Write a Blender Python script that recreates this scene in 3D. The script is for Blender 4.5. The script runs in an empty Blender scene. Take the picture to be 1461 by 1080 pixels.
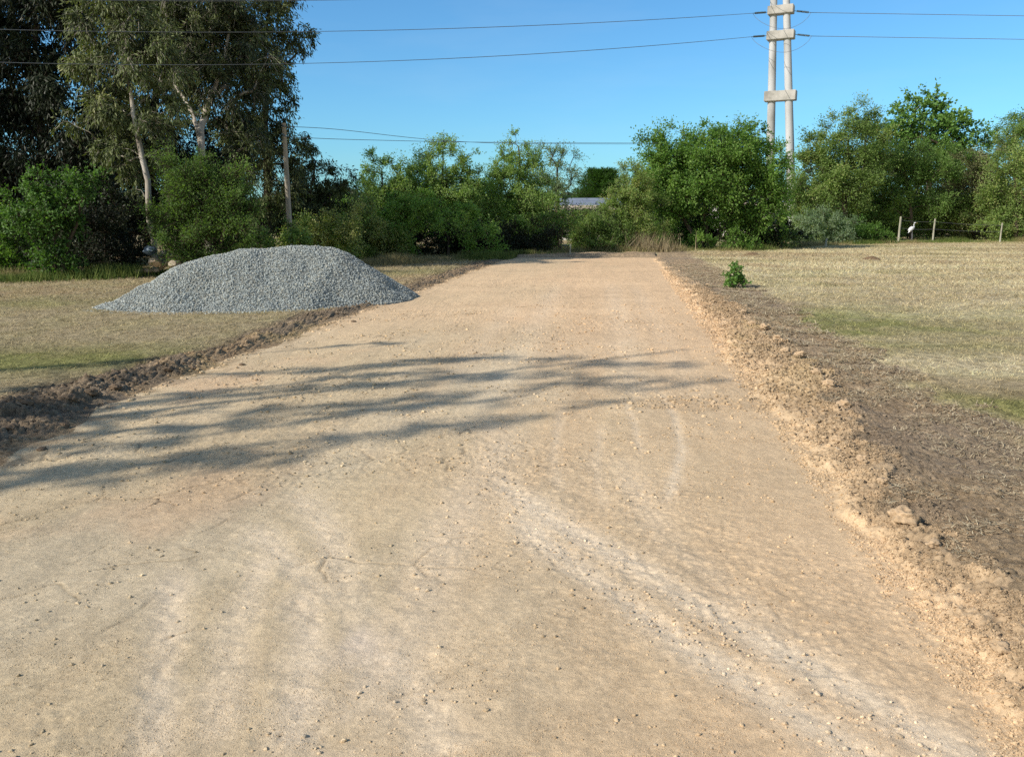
import bpy, math, random
import numpy as np
R = np.random.default_rng(7)
random.seed(7)
SC = bpy.context.scene
COL = SC.collection

# ------------------------------------------------------------------ camera
F_, PITCH, CAMH = 1192.0, math.atan(231/1192.0), 1.6
cd = bpy.data.cameras.new('camera'); cam = bpy.data.objects.new('camera', cd); COL.objects.link(cam)
cam.location = (0, 0, CAMH); cam.rotation_euler = (math.pi/2-PITCH, 0, 0)
cd.sensor_width = 36; cd.lens = 36*F_/1461; cd.clip_end = 6000; cd.clip_start = 0.05
SC.camera = cam
cp, sp = math.cos(PITCH), math.sin(PITCH)
def at(u, v, Y):
    """point at forward distance Y seen at photo position (u, v)"""
    a = (u-730.5)/F_; b = (v-540)/F_
    d = (a, cp-b*sp, -sp-b*cp); t = Y/d[1]
    return np.array((a*t, Y, CAMH+d[2]*t))
def gnd(u, v, z=0.0):
    a = (u-730.5)/F_; b = (v-540)/F_
    d = (a, cp-b*sp, -sp-b*cp); t = (CAMH-z)/-d[2]
    return np.array((a*t, d[1]*t, z))

# ------------------------------------------------------------------ light
SUN_EL, SUN_ROT = math.radians(33), math.radians(239)
w = bpy.data.worlds.new('World'); SC.world = w; w.use_nodes = True
nt = w.node_tree; bg = nt.nodes['Background']
sky = nt.nodes.new('ShaderNodeTexSky'); sky.sky_type = 'NISHITA'; sky.sun_disc = False
sky.sun_elevation = SUN_EL; sky.sun_rotation = SUN_ROT; sky.air_density = 1.0; sky.dust_density = 0.6; sky.ozone_density = 1.0
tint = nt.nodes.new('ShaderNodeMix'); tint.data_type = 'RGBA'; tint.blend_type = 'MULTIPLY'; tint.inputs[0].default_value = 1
# sky tint: blue low ahead; neutral overhead and behind, added to warm the shade
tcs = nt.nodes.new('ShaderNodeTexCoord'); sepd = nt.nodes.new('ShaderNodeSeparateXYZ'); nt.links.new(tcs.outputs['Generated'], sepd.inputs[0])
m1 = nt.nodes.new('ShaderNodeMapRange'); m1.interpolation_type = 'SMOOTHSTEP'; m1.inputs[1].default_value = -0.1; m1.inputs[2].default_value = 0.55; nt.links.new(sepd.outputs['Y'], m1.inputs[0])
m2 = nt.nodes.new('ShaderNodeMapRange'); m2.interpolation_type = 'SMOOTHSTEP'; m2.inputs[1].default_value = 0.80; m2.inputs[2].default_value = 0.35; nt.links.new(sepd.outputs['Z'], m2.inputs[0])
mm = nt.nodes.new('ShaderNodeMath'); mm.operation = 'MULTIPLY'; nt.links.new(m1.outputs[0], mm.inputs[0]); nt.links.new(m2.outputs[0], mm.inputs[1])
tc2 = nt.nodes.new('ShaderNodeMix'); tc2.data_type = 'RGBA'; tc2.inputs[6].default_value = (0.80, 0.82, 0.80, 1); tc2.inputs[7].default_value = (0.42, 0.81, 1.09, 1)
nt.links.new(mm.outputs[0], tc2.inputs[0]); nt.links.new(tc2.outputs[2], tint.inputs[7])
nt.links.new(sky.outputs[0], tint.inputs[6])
# faint haze of cirrus low over the left horizon
tc = nt.nodes.new('ShaderNodeTexCoord'); mp = nt.nodes.new('ShaderNodeMapping'); mp.inputs['Scale'].default_value = (3, 3, 14)
nz = nt.nodes.new('ShaderNodeTexNoise'); nz.inputs['Scale'].default_value = 1.6; nz.inputs['Detail'].default_value = 6; nz.inputs['Roughness'].default_value = 0.55
nt.links.new(tc.outputs['Generated'], mp.inputs[0]); nt.links.new(mp.outputs[0], nz.inputs['Vector'])
rp = nt.nodes.new('ShaderNodeValToRGB'); rp.color_ramp.elements[0].position = 0.5; rp.color_ramp.elements[1].position = 0.8
rp.color_ramp.elements[1].color = (0.06, 0.06, 0.06, 1)
nt.links.new(nz.outputs[0], rp.inputs[0])
cl = nt.nodes.new('ShaderNodeMix'); cl.data_type = 'RGBA'; cl.inputs[7].default_value = (5.2, 5.9, 6.4, 1)
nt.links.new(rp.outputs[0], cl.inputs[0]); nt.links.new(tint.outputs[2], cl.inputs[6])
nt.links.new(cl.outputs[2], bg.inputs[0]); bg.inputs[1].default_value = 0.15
sl = bpy.data.lights.new('sun', 'SUN'); sl.energy = 5.0; sl.angle = math.radians(0.5); sl.color = (1, 0.92, 0.81)
so = bpy.data.objects.new('sun', sl); COL.objects.link(so)
from mathutils import Vector, Matrix
SD = Vector((math.sin(SUN_ROT)*math.cos(SUN_EL), math.cos(SUN_ROT)*math.cos(SUN_EL), math.sin(SUN_EL)))
so.rotation_euler = SD.to_track_quat('Z', 'Y').to_euler(); so.location = SD*50
SC.view_settings.view_transform = 'Standard'; SC.view_settings.look = 'None'; SC.view_settings.exposure = 0
SC.cycles.use_denoising = False

# ------------------------------------------------------------------ noise
_T = R.random((8, 256, 256)).astype(np.float32)
def vn(x, y, k=0):
    T = _T[k % 8]
    xi = np.floor(x); yi = np.floor(y); fx = (x-xi).astype(np.float32); fy = (y-yi).astype(np.float32)
    xi = xi.astype(np.int64) & 255; yi = yi.astype(np.int64) & 255; x1 = (xi+1) & 255; y1 = (yi+1) & 255
    fx = fx*fx*(3-2*fx); fy = fy*fy*(3-2*fy)
    a = T[xi, yi]; b = T[x1, yi]; c = T[xi, y1]; d = T[x1, y1]
    return (a+(b-a)*fx)*(1-fy)+(c+(d-c)*fx)*fy
def fbm(x, y, sc, o=4, k=0, g=0.5):
    """fractal noise about 0.5, feature size sc metres"""
    s = 0; a = 1; n = 0; x = x/sc; y = y/sc
    for i in range(o):
        s = s+a*vn(x+17.3*i+k*5.1, y+9.7*i+k*3.3, k+i); n += a; a *= g
        x, y = (x*0.8-y*0.6)*2.03, (x*0.6+y*0.8)*2.03
    return s/n
def worley(x, y, sc, k=0):
    """distance to nearest and second jittered point, and the id of the nearest"""
    x = x/sc; y = y/sc; xi = np.floor(x); yi = np.floor(y)
    f1 = np.full(x.shape, 9., np.float32); f2 = f1.copy(); idn = np.zeros(x.shape, np.float32)
    for dx in (-1, 0, 1):
        for dy in (-1, 0, 1):
            cx = xi+dx; cy = yi+dy; ix = cx.astype(np.int64) & 255; iy = cy.astype(np.int64) & 255
            px = cx+_T[k % 8, ix, iy]; py = cy+_T[(k+1) % 8, ix, iy]
            d = np.sqrt((px-x)**2+(py-y)**2).astype(np.float32)
            n = d < f1
            f2 = np.where(n, f1, np.minimum(f2, d)); idn = np.where(n, _T[(k+2) % 8, ix, iy], idn); f1 = np.where(n, d, f1)
    return f1, f2, idn
def sst(a, b, x):
    t = np.clip((x-a)/(b-a), 0, 1); return t*t*(3-2*t)
def lerp(a, b, t):
    return a+(b-a)*t

# ------------------------------------------------------------------ mesh helpers
def mkobj(name, V, faces, mat, parent=None, attrs=None, col=None, smooth=False):
    """faces: list of int arrays (n,3) or (n,4)"""
    me = bpy.data.meshes.new(name)
    V = np.asarray(V, np.float32); me.vertices.add(len(V)); me.vertices.foreach_set('co', V.ravel())
    faces = [np.asarray(f, np.int32) for f in faces if len(f)]
    loops = np.concatenate([f.ravel() for f in faces]); tot = np.concatenate([np.full(len(f), f.shape[1], np.int32) for f in faces])
    me.loops.add(len(loops)); me.loops.foreach_set('vertex_index', loops)
    me.polygons.add(len(tot)); st = np.concatenate(([0], np.cumsum(tot)[:-1])).astype(np.int32)
    me.polygons.foreach_set('loop_start', st)
    if attrs:
        for k, a in attrs.items():
            at_ = me.attributes.new(k, 'FLOAT', 'POINT'); at_.data.foreach_set('value', np.asarray(a, np.float32))
    if col is not None:
        ca = me.attributes.new('col', 'FLOAT_COLOR', 'POINT')
        c4 = np.ones((len(V), 4), np.float32); c4[:, :3] = col; ca.data.foreach_set('color', c4.ravel())
    me.update(calc_edges=True); me.validate()
    me.polygons.foreach_set('use_smooth', np.full(len(me.polygons), smooth, bool))
    if mat: me.materials.append(mat)
    o = bpy.data.objects.new(name, me); COL.objects.link(o)
    if parent: o.parent = parent
    return o
def tag(o, label=None, cat=None, group=None, kind=None):
    if label: o['label'] = label
    if cat: o['category'] = cat
    if group: o['group'] = group
    if kind: o['kind'] = kind
    return o
def empty(name, loc, label, cat, group=None):
    o = bpy.data.objects.new(name, None); COL.objects.link(o); o.location = tuple(float(c) for c in loc)
    o.empty_display_size = 0.2
    return tag(o, label, cat, group)
class Tubes:
    """collects tapered tubes"""
    def __init__(s): s.V = []; s.F = []; s.n = 0
    def add(s, pts, rad, k=6, cap=True):
        pts = np.asarray(pts, float); rad = np.broadcast_to(np.asarray(rad, float), (len(pts),))
        t = np.gradient(pts, axis=0); t /= np.linalg.norm(t, axis=1)[:, None]+1e-9
        ref = np.array((0, 0, 1.)) if abs(t[0, 2]) < 0.9 else np.array((1., 0, 0))
        a = np.cross(t, ref); a /= np.linalg.norm(a, axis=1)[:, None]+1e-9; b = np.cross(t, a)
        th = np.arange(k)*2*math.pi/k
        V = pts[:, None]+rad[:, None, None]*(a[:, None]*np.cos(th)[None, :, None]+b[:, None]*np.sin(th)[None, :, None])
        s.V.append(V.reshape(-1, 3)); i = np.arange(len(pts)-1)[:, None]*k; j = np.arange(k)[None]; j2 = (j+1) % k
        s.F.append(np.stack((i+j, i+j2, i+k+j2, i+k+j), -1).reshape(-1, 4)+s.n)
        if cap:
            m = len(pts)*k; s.V.append(np.array([pts[0], pts[-1]]))
            s.T = getattr(s, 'T', []); jj = np.arange(k); j3 = (jj+1) % k
            s.T.append(np.stack((np.full(k, s.n+m), jj+s.n, j3+s.n), -1)); e = (len(pts)-1)*k+s.n
            s.T.append(np.stack((np.full(k, s.n+m+1), e+j3, e+jj), -1)); s.n += 2
        s.n += len(pts)*k
    def twigs(s, A, B, ra, rb):
        """many straight 3-sided twigs at once"""
        n = len(A)
        if not n: return
        t = B-A; t /= np.linalg.norm(t, axis=1)[:, None]+1e-9
        ref = np.where(np.abs(t[:, 2:3]) < 0.9, np.array((0, 0, 1.)), np.array((1., 0, 0)))
        a = np.cross(t, ref); a /= np.linalg.norm(a, axis=1)[:, None]+1e-9; b = np.cross(t, a)
        ra = np.broadcast_to(ra, (n,)); rb = np.broadcast_to(rb, (n,)); th = np.arange(3)*2*math.pi/3
        rg = a[:, None]*np.cos(th)[None, :, None]+b[:, None]*np.sin(th)[None, :, None]
        V = np.concatenate((A[:, None]+rg*ra[:, None, None], B[:, None]+rg*rb[:, None, None]), 1)
        s.V.append(V.reshape(-1, 3)); base = np.arange(n)[:, None]*6+s.n
        for j in range(3):
            j2 = (j+1) % 3; s.F.append(np.concatenate((base+j, base+j2, base+3+j2, base+3+j), 1))
        s.n += n*6
    def build(s, name, mat, parent=None, smooth=True):
        return mkobj(name, np.concatenate(s.V), [np.concatenate(s.F)]+([np.concatenate(s.T)] if getattr(s, 'T', None) else []), mat, parent, smooth=smooth)
def boxmesh(size, bev=0.0):
    import bmesh
    bm = bmesh.new(); bmesh.ops.create_cube(bm, size=1)
    for v in bm.verts: v.co = Vector((v.co.x*size[0], v.co.y*size[1], v.co.z*size[2]))
    if bev: bmesh.ops.bevel(bm, geom=bm.edges[:], offset=bev, segments=2, affect='EDGES')
    return bm
def box(name, size, loc, mat, parent=None, rot=(0, 0, 0), bev=0.0):
    bm = boxmesh(size, bev); me = bpy.data.meshes.new(name); bm.to_mesh(me); bm.free(); me.materials.append(mat)
    o = bpy.data.objects.new(name, me); COL.objects.link(o); o.location = loc; o.rotation_euler = rot
    if parent: o.parent = parent
    return o

# ------------------------------------------------------------------ materials
def newmat(name):
    m = bpy.data.materials.new(name); m.use_nodes = True; n = m.node_tree
    return m, n, n.nodes['Principled BSDF']
def N(n, t, **kw):
    x = n.nodes.new(t)
    for k, v in kw.items():
        if k in x.inputs: x.inputs[k].default_value = v
        else: setattr(x, k, v)
    return x
def ramp(n, stops):
    r = n.nodes.new('ShaderNodeValToRGB'); e = r.color_ramp.elements
    while len(e) < len(stops): e.new(0.5)
    for i, (p, c) in enumerate(stops): e[i].position = p; e[i].color = (*c, 1)
    return r
def leafmat(name, stops, trans=0.3, rough=0.5):
    m, n, b = newmat(name)
    a = N(n, 'ShaderNodeAttribute', attribute_name='tint'); r = ramp(n, stops); n.links.new(a.outputs['Fac'], r.inputs[0])
    n.links.new(r.outputs[0], b.inputs['Base Color']); b.inputs['Roughness'].default_value = rough
    b.inputs['Specular IOR Level'].default_value = 0.3
    tr = N(n, 'ShaderNodeBsdfTranslucent'); g = N(n, 'ShaderNodeMix', data_type='RGBA', blend_type='MULTIPLY'); g.inputs[0].default_value = 1
    n.links.new(r.outputs[0], g.inputs[6]); g.inputs[7].default_value = (1.25, 1.35, 0.5, 1); n.links.new(g.outputs[2], tr.inputs[0])
    mx = N(n, 'ShaderNodeMixShader'); mx.inputs[0].default_value = trans
    n.links.new(b.outputs[0], mx.inputs[1]); n.links.new(tr.outputs[0], mx.inputs[2]); n.links.new(mx.outputs[0], n.nodes['Material Output'].inputs[0])
    return m
def surfmat(name, stops, scale=6, detail=8, rough=0.9, bump=0.3, bscale=None, stretch=(1, 1, 1), dist=0.02, spec=0.2):
    m, n, b = newmat(name)
    tcn = N(n, 'ShaderNodeTexCoord'); mpn = N(n, 'ShaderNodeMapping'); mpn.inputs['Scale'].default_value = stretch
    n.links.new(tcn.outputs['Object'], mpn.inputs[0])
    z = N(n, 'ShaderNodeTexNoise', Scale=scale, Detail=detail); n.links.new(mpn.outputs[0], z.inputs['Vector'])
    r = ramp(n, stops); n.links.new(z.outputs[0], r.inputs[0]); n.links.new(r.outputs[0], b.inputs['Base Color'])
    z2 = N(n, 'ShaderNodeTexNoise', Scale=bscale or scale*4, Detail=6); n.links.new(mpn.outputs[0], z2.inputs['Vector'])
    bp = N(n, 'ShaderNodeBump', Strength=bump, Distance=dist); n.links.new(z2.outputs[0], bp.inputs['Height']); n.links.new(bp.outputs[0], b.inputs['Normal'])
    b.inputs['Roughness'].default_value = rough; b.inputs['Specular IOR Level'].default_value = spec
    return m
M = {}
M['bark_pale'] = surfmat('pale_bark', [(0.3, (0.16, 0.13, 0.10)), (0.5, (0.42, 0.38, 0.32)), (0.75, (0.62, 0.58, 0.52))], 3, stretch=(1, 1, 0.25), bump=0.5)
M['bark_dark'] = surfmat('dark_bark', [(0.3, (0.035, 0.027, 0.02)), (0.7, (0.13, 0.10, 0.075))], 6, stretch=(1, 1, 0.3), bump=0.6)
M['bark_red'] = surfmat('reddish_bark', [(0.3, (0.10, 0.06, 0.04)), (0.7, (0.25, 0.17, 0.12))], 6, stretch=(1, 1, 0.3), bump=0.6)
M['wood'] = surfmat('weathered_wood', [(0.3, (0.27, 0.24, 0.19)), (0.7, (0.50, 0.46, 0.39))], 5, stretch=(1, 1, 0.1), bump=0.5)
M['postwood'] = surfmat('pale_post_wood', [(0.3, (0.24, 0.23, 0.17)), (0.7, (0.44, 0.43, 0.34))], 5, stretch=(1, 1, 0.1), bump=0.5)
M['concrete'] = surfmat('pole_concrete', [(0.3, (0.31, 0.31, 0.29)), (0.5, (0.47, 0.48, 0.48)), (0.7, (0.56, 0.575, 0.58))], 0.9, detail=10, bump=0.15, stretch=(1, 1, 0.35), rough=0.85)
M['beamconcrete'] = surfmat('beam_concrete', [(0.35, (0.30, 0.29, 0.26)), (0.5, (0.42, 0.405, 0.365)), (0.68, (0.52, 0.50, 0.46))], 1.4, detail=10, bump=0.2, rough=0.85)
M['cable'] = surfmat('cable_metal', [(0.3, (0.14, 0.15, 0.16)), (0.7, (0.2, 0.21, 0.22))], 3, rough=0.6)
M['glassy'] = surfmat('insulator_glass', [(0.3, (0.03, 0.05, 0.06)), (0.7, (0.08, 0.11, 0.12))], 3, rough=0.25, spec=0.6)
EUC = [(0, (0.022, 0.034, 0.014)), (0.35, (0.085, 0.108, 0.042)), (0.7, (0.185, 0.225, 0.085)), (1, (0.33, 0.34, 0.16))]
DARK = [(0, (0.006, 0.011, 0.005)), (0.5, (0.018, 0.028, 0.011)), (1, (0.060, 0.080, 0.032))]  # leaf tones darkened to paint in the shade of the stand and hollows
MID = [(0, (0.045, 0.090, 0.024)), (0.4, (0.130, 0.228, 0.058)), (0.8, (0.225, 0.350, 0.095)), (1, (0.30, 0.42, 0.135))]
RICH = [(0, (0.035, 0.080, 0.018)), (0.4, (0.095, 0.200, 0.040)), (0.8, (0.185, 0.325, 0.070)), (1, (0.28, 0.42, 0.11))]
BRIGHT = [(0, (0.035, 0.080, 0.018)), (0.5, (0.105, 0.215, 0.045)), (1, (0.21, 0.36, 0.09))]
OLIVE = [(0, (0.062, 0.105, 0.028)), (0.45, (0.185, 0.285, 0.082)), (0.8, (0.300, 0.410, 0.130)), (1, (0.43, 0.44, 0.18))]
DRY = [(0, (0.09, 0.10, 0.04)), (0.5, (0.21, 0.23, 0.10)), (1, (0.37, 0.36, 0.20))]
PALE = [(0, (0.08, 0.13, 0.075)), (0.5, (0.19, 0.28, 0.16)), (1, (0.32, 0.40, 0.26))]
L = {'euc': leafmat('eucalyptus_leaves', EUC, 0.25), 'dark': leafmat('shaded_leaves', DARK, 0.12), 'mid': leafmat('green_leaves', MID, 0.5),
     'rich': leafmat('rich_green_leaves', RICH, 0.5), 'bright': leafmat('bright_green_leaves', BRIGHT, 0.38), 'olive': leafmat('olive_leaves', OLIVE, 0.5),
     'dry': leafmat('dry_stems', DRY, 0.2), 'pale': leafmat('pale_green_leaves', PALE, 0.5)}

# ------------------------------------------------------------------ ground
def rc(x, y):
    """road coordinates: s across from the road's centre line"""
    return (x-(-1.57+0.13*y))/1.0084
def polyd(x, y, P, pad=1.0):
    """distance to a polyline and fraction along it"""
    P = np.asarray(P, float); d = np.full(x.shape, 9., np.float32); fr = np.zeros(x.shape, np.float32); n = len(P)-1
    m = (x > P[:, 0].min()-pad) & (x < P[:, 0].max()+pad) & (y > P[:, 1].min()-pad) & (y < P[:, 1].max()+pad)
    if not m.any(): return d, fr
    X = x[m]; Y = y[m]; dd = np.full(X.shape, 9., np.float32); ff = np.zeros(X.shape, np.float32)
    for i in range(n):
        ax, ay = P[i]; bx, by = P[i+1]; vx, vy = bx-ax, by-ay; t = np.clip(((X-ax)*vx+(Y-ay)*vy)/(vx*vx+vy*vy+1e-9), 0, 1)
        q = np.hypot(X-ax-t*vx, Y-ay-t*vy); k = q < dd; dd = np.where(k, q, dd); ff = np.where(k, (i+t)/n, ff)
    d[m] = dd; fr[m] = ff
    return d, fr
def G(*uv): return [gnd(u, v)[:2] for u, v in uv]
TRACKS = [(G((690, 640), (720, 690), (780, 735), (880, 790), (1000, 862), (1130, 935), (1380, 1075), (1480, 1140)), 0.085, 1.0),
          (G((700, 690), (780, 775), (900, 860), (980, 920), (1100, 990), (1230, 1075), (1330, 1140)), 0.075, 0.9),
          (G((740, 590), (700, 660), (640, 760), (600, 860), (560, 960), (520, 1090)), 0.13, .6),
          (G((935, 550), (962, 590), (973, 640), (960, 690), (950, 720)), 0.03, 0.7),
          (G((885, 560), (905, 600), (915, 650)), 0.025, 0.45),
          (G((800, 580), (790, 650), (800, 700)), 0.03, 0.5),
          (G((860, 600), (850, 660), (862, 730)), 0.03, 0.35),
          (G((430, 820), (440, 900), (430, 980), (410, 1090)), 0.075, 1.0),
          (G((250, 800), (240, 900), (225, 1000), (220, 1100)), 0.055, 1.0),
          (G((360, 740), (400, 790), (470, 850), (600, 900)), 0.08, .7),
          (G((540, 910), (600, 1000), (640, 1090)), 0.09, .8), (G((420, 690), (470, 760), (520, 900), (560, 1080)), .08, .75), (G((390, 770), (330, 900), (300, 1085)), .07, .75),
          (G((640, 640), (700, 560), (760, 470), (800, 400)), .16, .3), (G((910, 600), (895, 500), (872, 400)), .16, .3), (G((560, 640), (640, 540), (740, 430)), .14, .22), (G((1010, 600), (960, 500), (900, 400)), .14, .2),
          (G((700, 590), (690, 680), (760, 780)), .1, .4), (G((870, 640), (960, 780), (1120, 900), (1330, 1030)), .07, .35)]
CRACKS = [G((705, 700), (740, 745), (775, 790), (830, 840)), G((1075, 820), (1095, 850), (1112, 880), (1132, 915)), 
          G((130, 905), (180, 880), (235, 830)), G((0, 965), (60, 950), (110, 940)),
          G((770, 650), (790, 620), (800, 590)), G((560, 590), (620, 560), (700, 545)), 
          G((470, 560), (560, 570), (640, 560)), G((260, 770), (330, 735), (400, 700)), G((100, 800), (160, 770), (200, 730))]
SPILLS = [(2.35, 7.15, 0.75, 0.28)]
CY = np.array([0, 3, 5.7, 8.1, 11, 16.4, 22.6, 30, 40.]); CQ = np.array([.26, .30, .46, .70, .72, .62, .30, .18, .15])
YEND = 33.6
def zones(x, y):
    s = rc(x, y); e1 = (fbm(x, y, 1.1, 4, 1)-.5); e2 = (fbm(x, y, 0.35, 4, 2)-.5)
    toe = 2.84+0.30*e1+0.35*e2
    crest = toe+np.interp(y, CY, CQ)*1.0+0.32*e1+0.26*e2+.22*(fbm(x, y, .12, 3, 7)-.5)
    soil = np.maximum(crest+0.15, 4.50+0.6*e1+0.75*e2+0.25*np.exp(-((y-23)/6.)**2)*0-0.0)
    left = -2.86-0.30*e1-0.22*e2+0.30*np.exp(-((y-5.2)/1.4)**2)
    lsoil = left-0.45-0.4*(fbm(x, y, 0.8, 3, 5)-.3)-0.55*np.exp(-((y-6.2)/1.8)**2)
    yend = YEND-0.04*(x-2)+0.8*e1
    return s, e1, e2, toe, crest, soil, left, lsoil, yend
def rough_(x, y): return sst(.38, .68, fbm(x, y, 1.3, 3, 6))
def ground(x, y):
    """height, colour and zone (0 grass, 1 soil, 2 road) for every point"""
    x = np.asarray(x, float); y = np.asarray(y, float)
    s, e1, e2, toe, crest, soil, left, lsoil, yend = zones(x, y)
    near = 1-sst(14, 45, y)
    hi = np.where((y > 1) & (y < 40) & (np.abs(s) < 9), 1., 0.)
    w1, w2, wid = worley(x, y, 0.085, 3); w3, w4, wid2 = worley(x+3*e2, y, 0.21, 5)
    lump = np.clip(0.75-w1, 0, 1)*0.024*(0.3+wid)+np.clip(0.7-w3, 0, 1)*0.06*np.clip(wid2-.58, 0, 1)
    fine = (fbm(x, y, 0.06, 3, 3)-.5)
    k1, k2, kid = worley(x+.03*e2, y, .052, 6); crumb = sst(0, .28, k2-k1)*(.25+kid)*.015-.006; crev_shade = sst(0, .16, k2-k1)
    q = (s-toe)/np.maximum(crest-toe, .05)
    # --- masks
    yr = sst(0, .3, yend-y)                                        # 1 on the road side of its far end
    bank = ((q > 0) & (q < 1)).astype(float)*(yr > .5)
    onroad = ((s < toe) & (s > left)) & (yr > .5)
    soilR = (q >= 1) & (s < soil) & (y < yend+6)
    soilL = (s <= left) & (s > lsoil) & (y < yend+2)
    endsoil = (yr <= .5) & (y < yend+2.2+2*e1) & (s > left-.6) & (s < soil)
    soilm = soilR | soilL | endsoil
    # --- height
    h = (fbm(x, y, 6, 3, 1)-.5)*0.10*sst(4.5, 9, np.abs(s))+(fbm(x, y, 0.5, 3, 6)-.5)*0.02
    h = h*sst(2.6, 5, np.abs(s))
    rdg = 1-np.abs(2*fbm(x, y, .055, 3, 5)-1)*2.2; rd2 = fbm(x, y, .11, 4, 2, .65)-.5
    hr = -0.010+(rdg*.0028+rd2*.006)*(.35+.9*rough_(x, y))*near+(fbm(s*3.2, y*0.35, 1.0, 3, 4)-.5)*0.018+(fbm(x, y, .25, 4, 2)-.5)*0.010+fine*0.004
    rough = sst(.42, .72, fbm(x, y, 1.3, 3, 6))
    pw1, pw2, pid = worley(x, y, 0.045, 1)
    hr = hr+np.where(pid > .62, np.clip(.45-pw1, 0, 1)*0.010, 0)*(0.35+rough)*near
    crk1, crk2, cid = worley(x+0.25*(fbm(x, y, .3, 3, 2)-.5), y+0.25*(fbm(x, y, .3, 3, 7)-.5), 0.42, 6)
    ck = (1-sst(0.0, 0.04, crk2-crk1))*.8*sst(.52, .62, fbm(x, y, 0.5, 3, 5))*sst(1.6, .2, s)*near
    hr = hr-ck*0.010
    trk = np.zeros_like(h); trs = np.zeros_like(h)
    for P, wd, a in TRACKS:
        d, fr = polyd(x, y, P); jit = 0.75+0.7*fbm(x, y, .22, 3, 4)
        m = np.exp(-(d/(wd*jit*1.25))**2)*a*np.clip(np.minimum(fr, 1-fr)*8, 0, 1); trk = np.maximum(trk, m)
    for P in CRACKS:
        d, fr = polyd(x+0.05*(fbm(x, y, .12, 3, 3)-.5), y+.05*(fbm(x, y, .12, 3, 6)-.5), P); m = np.exp(-(d/0.006)**2)*np.clip(np.minimum(fr, 1-fr)*4, 0, 1)*.6*sst(.35, .6, fbm(x, y, .13, 3, 1))
        hr = hr-m*0.007; ck = np.maximum(ck, m)
    hr = hr-trk*0.006+trk*fine*0.012
    spl = np.zeros_like(h)
    for sx, sy, rx, ry in SPILLS:
        spl = np.maximum(spl, np.exp(-((s-sx)/rx)**2-((y-sy)/ry)**2)*(fbm(x, y, .15, 3, 1)+.3))
    hr = hr+spl*(0.003+lump*.35)*(s < toe)
    bh = np.interp(y, [0, 5, 9, 16, 25, 40], [.03, .045, .06, .045, .03, .015])
    hb = hr*(1-sst(0, .3, q))+bh*sst(-.08, .85, q)**1.0+lump*sst(0, .35, q)*.95+(fine*.03+(fbm(x, y, .14, 4, 1)-.5)*.04+rd2*.02+crumb*np.interp(y, [2, 5, 12], [.8, 1.2, 2.0]))*sst(0, .2, q)
    edge = (s-crest)
    hs = bh*.6*np.exp(-np.maximum(edge, 0)/.25)+0.018+lump*.75*sst(.28, .6, fbm(x, y, .5, 3, 3))+fine*.016+(fbm(x, y, .22, 3, 1)-.5)*.055+crumb*1.2
    H = np.where(onroad, hr, h)
    H = np.where(bank > 0, hb, H)
    H = np.where(soilR, lerp(hb, hs, sst(0, .05, edge)), H)
    blend = sst(0, .5, s-soil); H = np.where((s >= soil) & (y < yend+6), lerp(hs, h+.02, blend), H)
    ql = left-s; wl = np.maximum(left-lsoil, .1); hump = np.exp(-((ql-wl*.5)/(wl*.36))**2)*sst(0, .3, ql)
    lh = np.interp(y, [0, 5, 8.5, 12, 25, 40], [.05, .06, .06, .04, .03, .02])
    big3, big4, bid = worley(x+.4*e2, y, .32, 2)
    hl = hr*(1-sst(0, .15, ql))+hump*(lh*(.5+1.0*fbm(x, y, .4, 3, 7))+lump*1.0+np.clip(.75-big3, 0, 1)*.16*bid*np.interp(y, [5, 9, 14], [1, .6, .25]))+fine*.02*sst(0, .2, ql)+crumb*2*sst(0, .2, ql)
    H = np.where(s <= left, lerp(hl, h+.015, sst(0, .6, lsoil-s)), H)
    eh = 0.06+lump+0.09*fbm(x, y, .9, 3, 2)
    H = np.where(endsoil & (s < toe), lerp(hr, eh, sst(0, .5, y-yend)), H)
    H = np.where((y > yend+2.5) & (np.abs(s) < 6), .04+h, H)
    # --- colour (linear)
    C = lambda r, g, b: np.array((r, g, b))
    n1 = fbm(x, y, 2.2, 4, 2)[..., None]; n2 = fbm(x, y, .5, 4, 4)[..., None]; n3 = fbm(x, y, .07, 3, 6)[..., None]; nl = fbm(s*2.2, y*.22, 1., 4, 3)[..., None]
    sx = (s/2.8)[..., None]; yy = y[..., None]
    ochre = C(.600, .440, .272); beige = C(.515, .425, .275); grey = C(.515, .445, .315); pink = C(.60, .375, .225)
    far = sst(6.5, 14, yy)
    c = lerp(beige, ochre, np.clip(sst(-.35, .75, sx+.9*(nl-.5))*.75+far*.62+(n1-.5)*.5, 0, 1))
    c = lerp(c, grey, np.clip(sst(.45, .72, fbm(s*1.5, y*.5, 1.2, 4, 5)[..., None])*(1-far)*.65*(1-sst(.1, .8, sx)), 0, 1))
    c = lerp(c, pink, sst(.55, .75, fbm(x, y, 1.1, 4, 7)[..., None])*sst(.3, -.4, sx)*.28*(1-far*.7))
    c = lerp(c, lerp(C(.73, .62, .455), C(.60, .505, .37), n3), np.clip(trk[..., None]*(.55+.55*n2), 0, 1))
    lav = .35*np.exp(-((x+.62+.07*(y-3))/.13)**2-((y-2.75)/.7)**2)[..., None]*sst(.35, .6, n2)
    c = lerp(c, C(.60, .53, .50), np.clip(lav*.9, 0, 1))
    c = c*(0.76+.18*n2+.26*n3)*(1-.16*(1-crev_shade[..., None])*near[..., None]*rough[..., None])*(.92+.16*n1)*(1-.10*(1-far)*sst(.5, .75, nl))  # crevices darkened in the road colour, as painted shade
    c = c*C(1.22, 1.185, 1.175)*(1-.50*ck[..., None])
    c = lerp(c, c*1.15, np.where(pid > .62, sst(.45, .25, pw1), 0)[..., None]*near[..., None]*.6)
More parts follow.
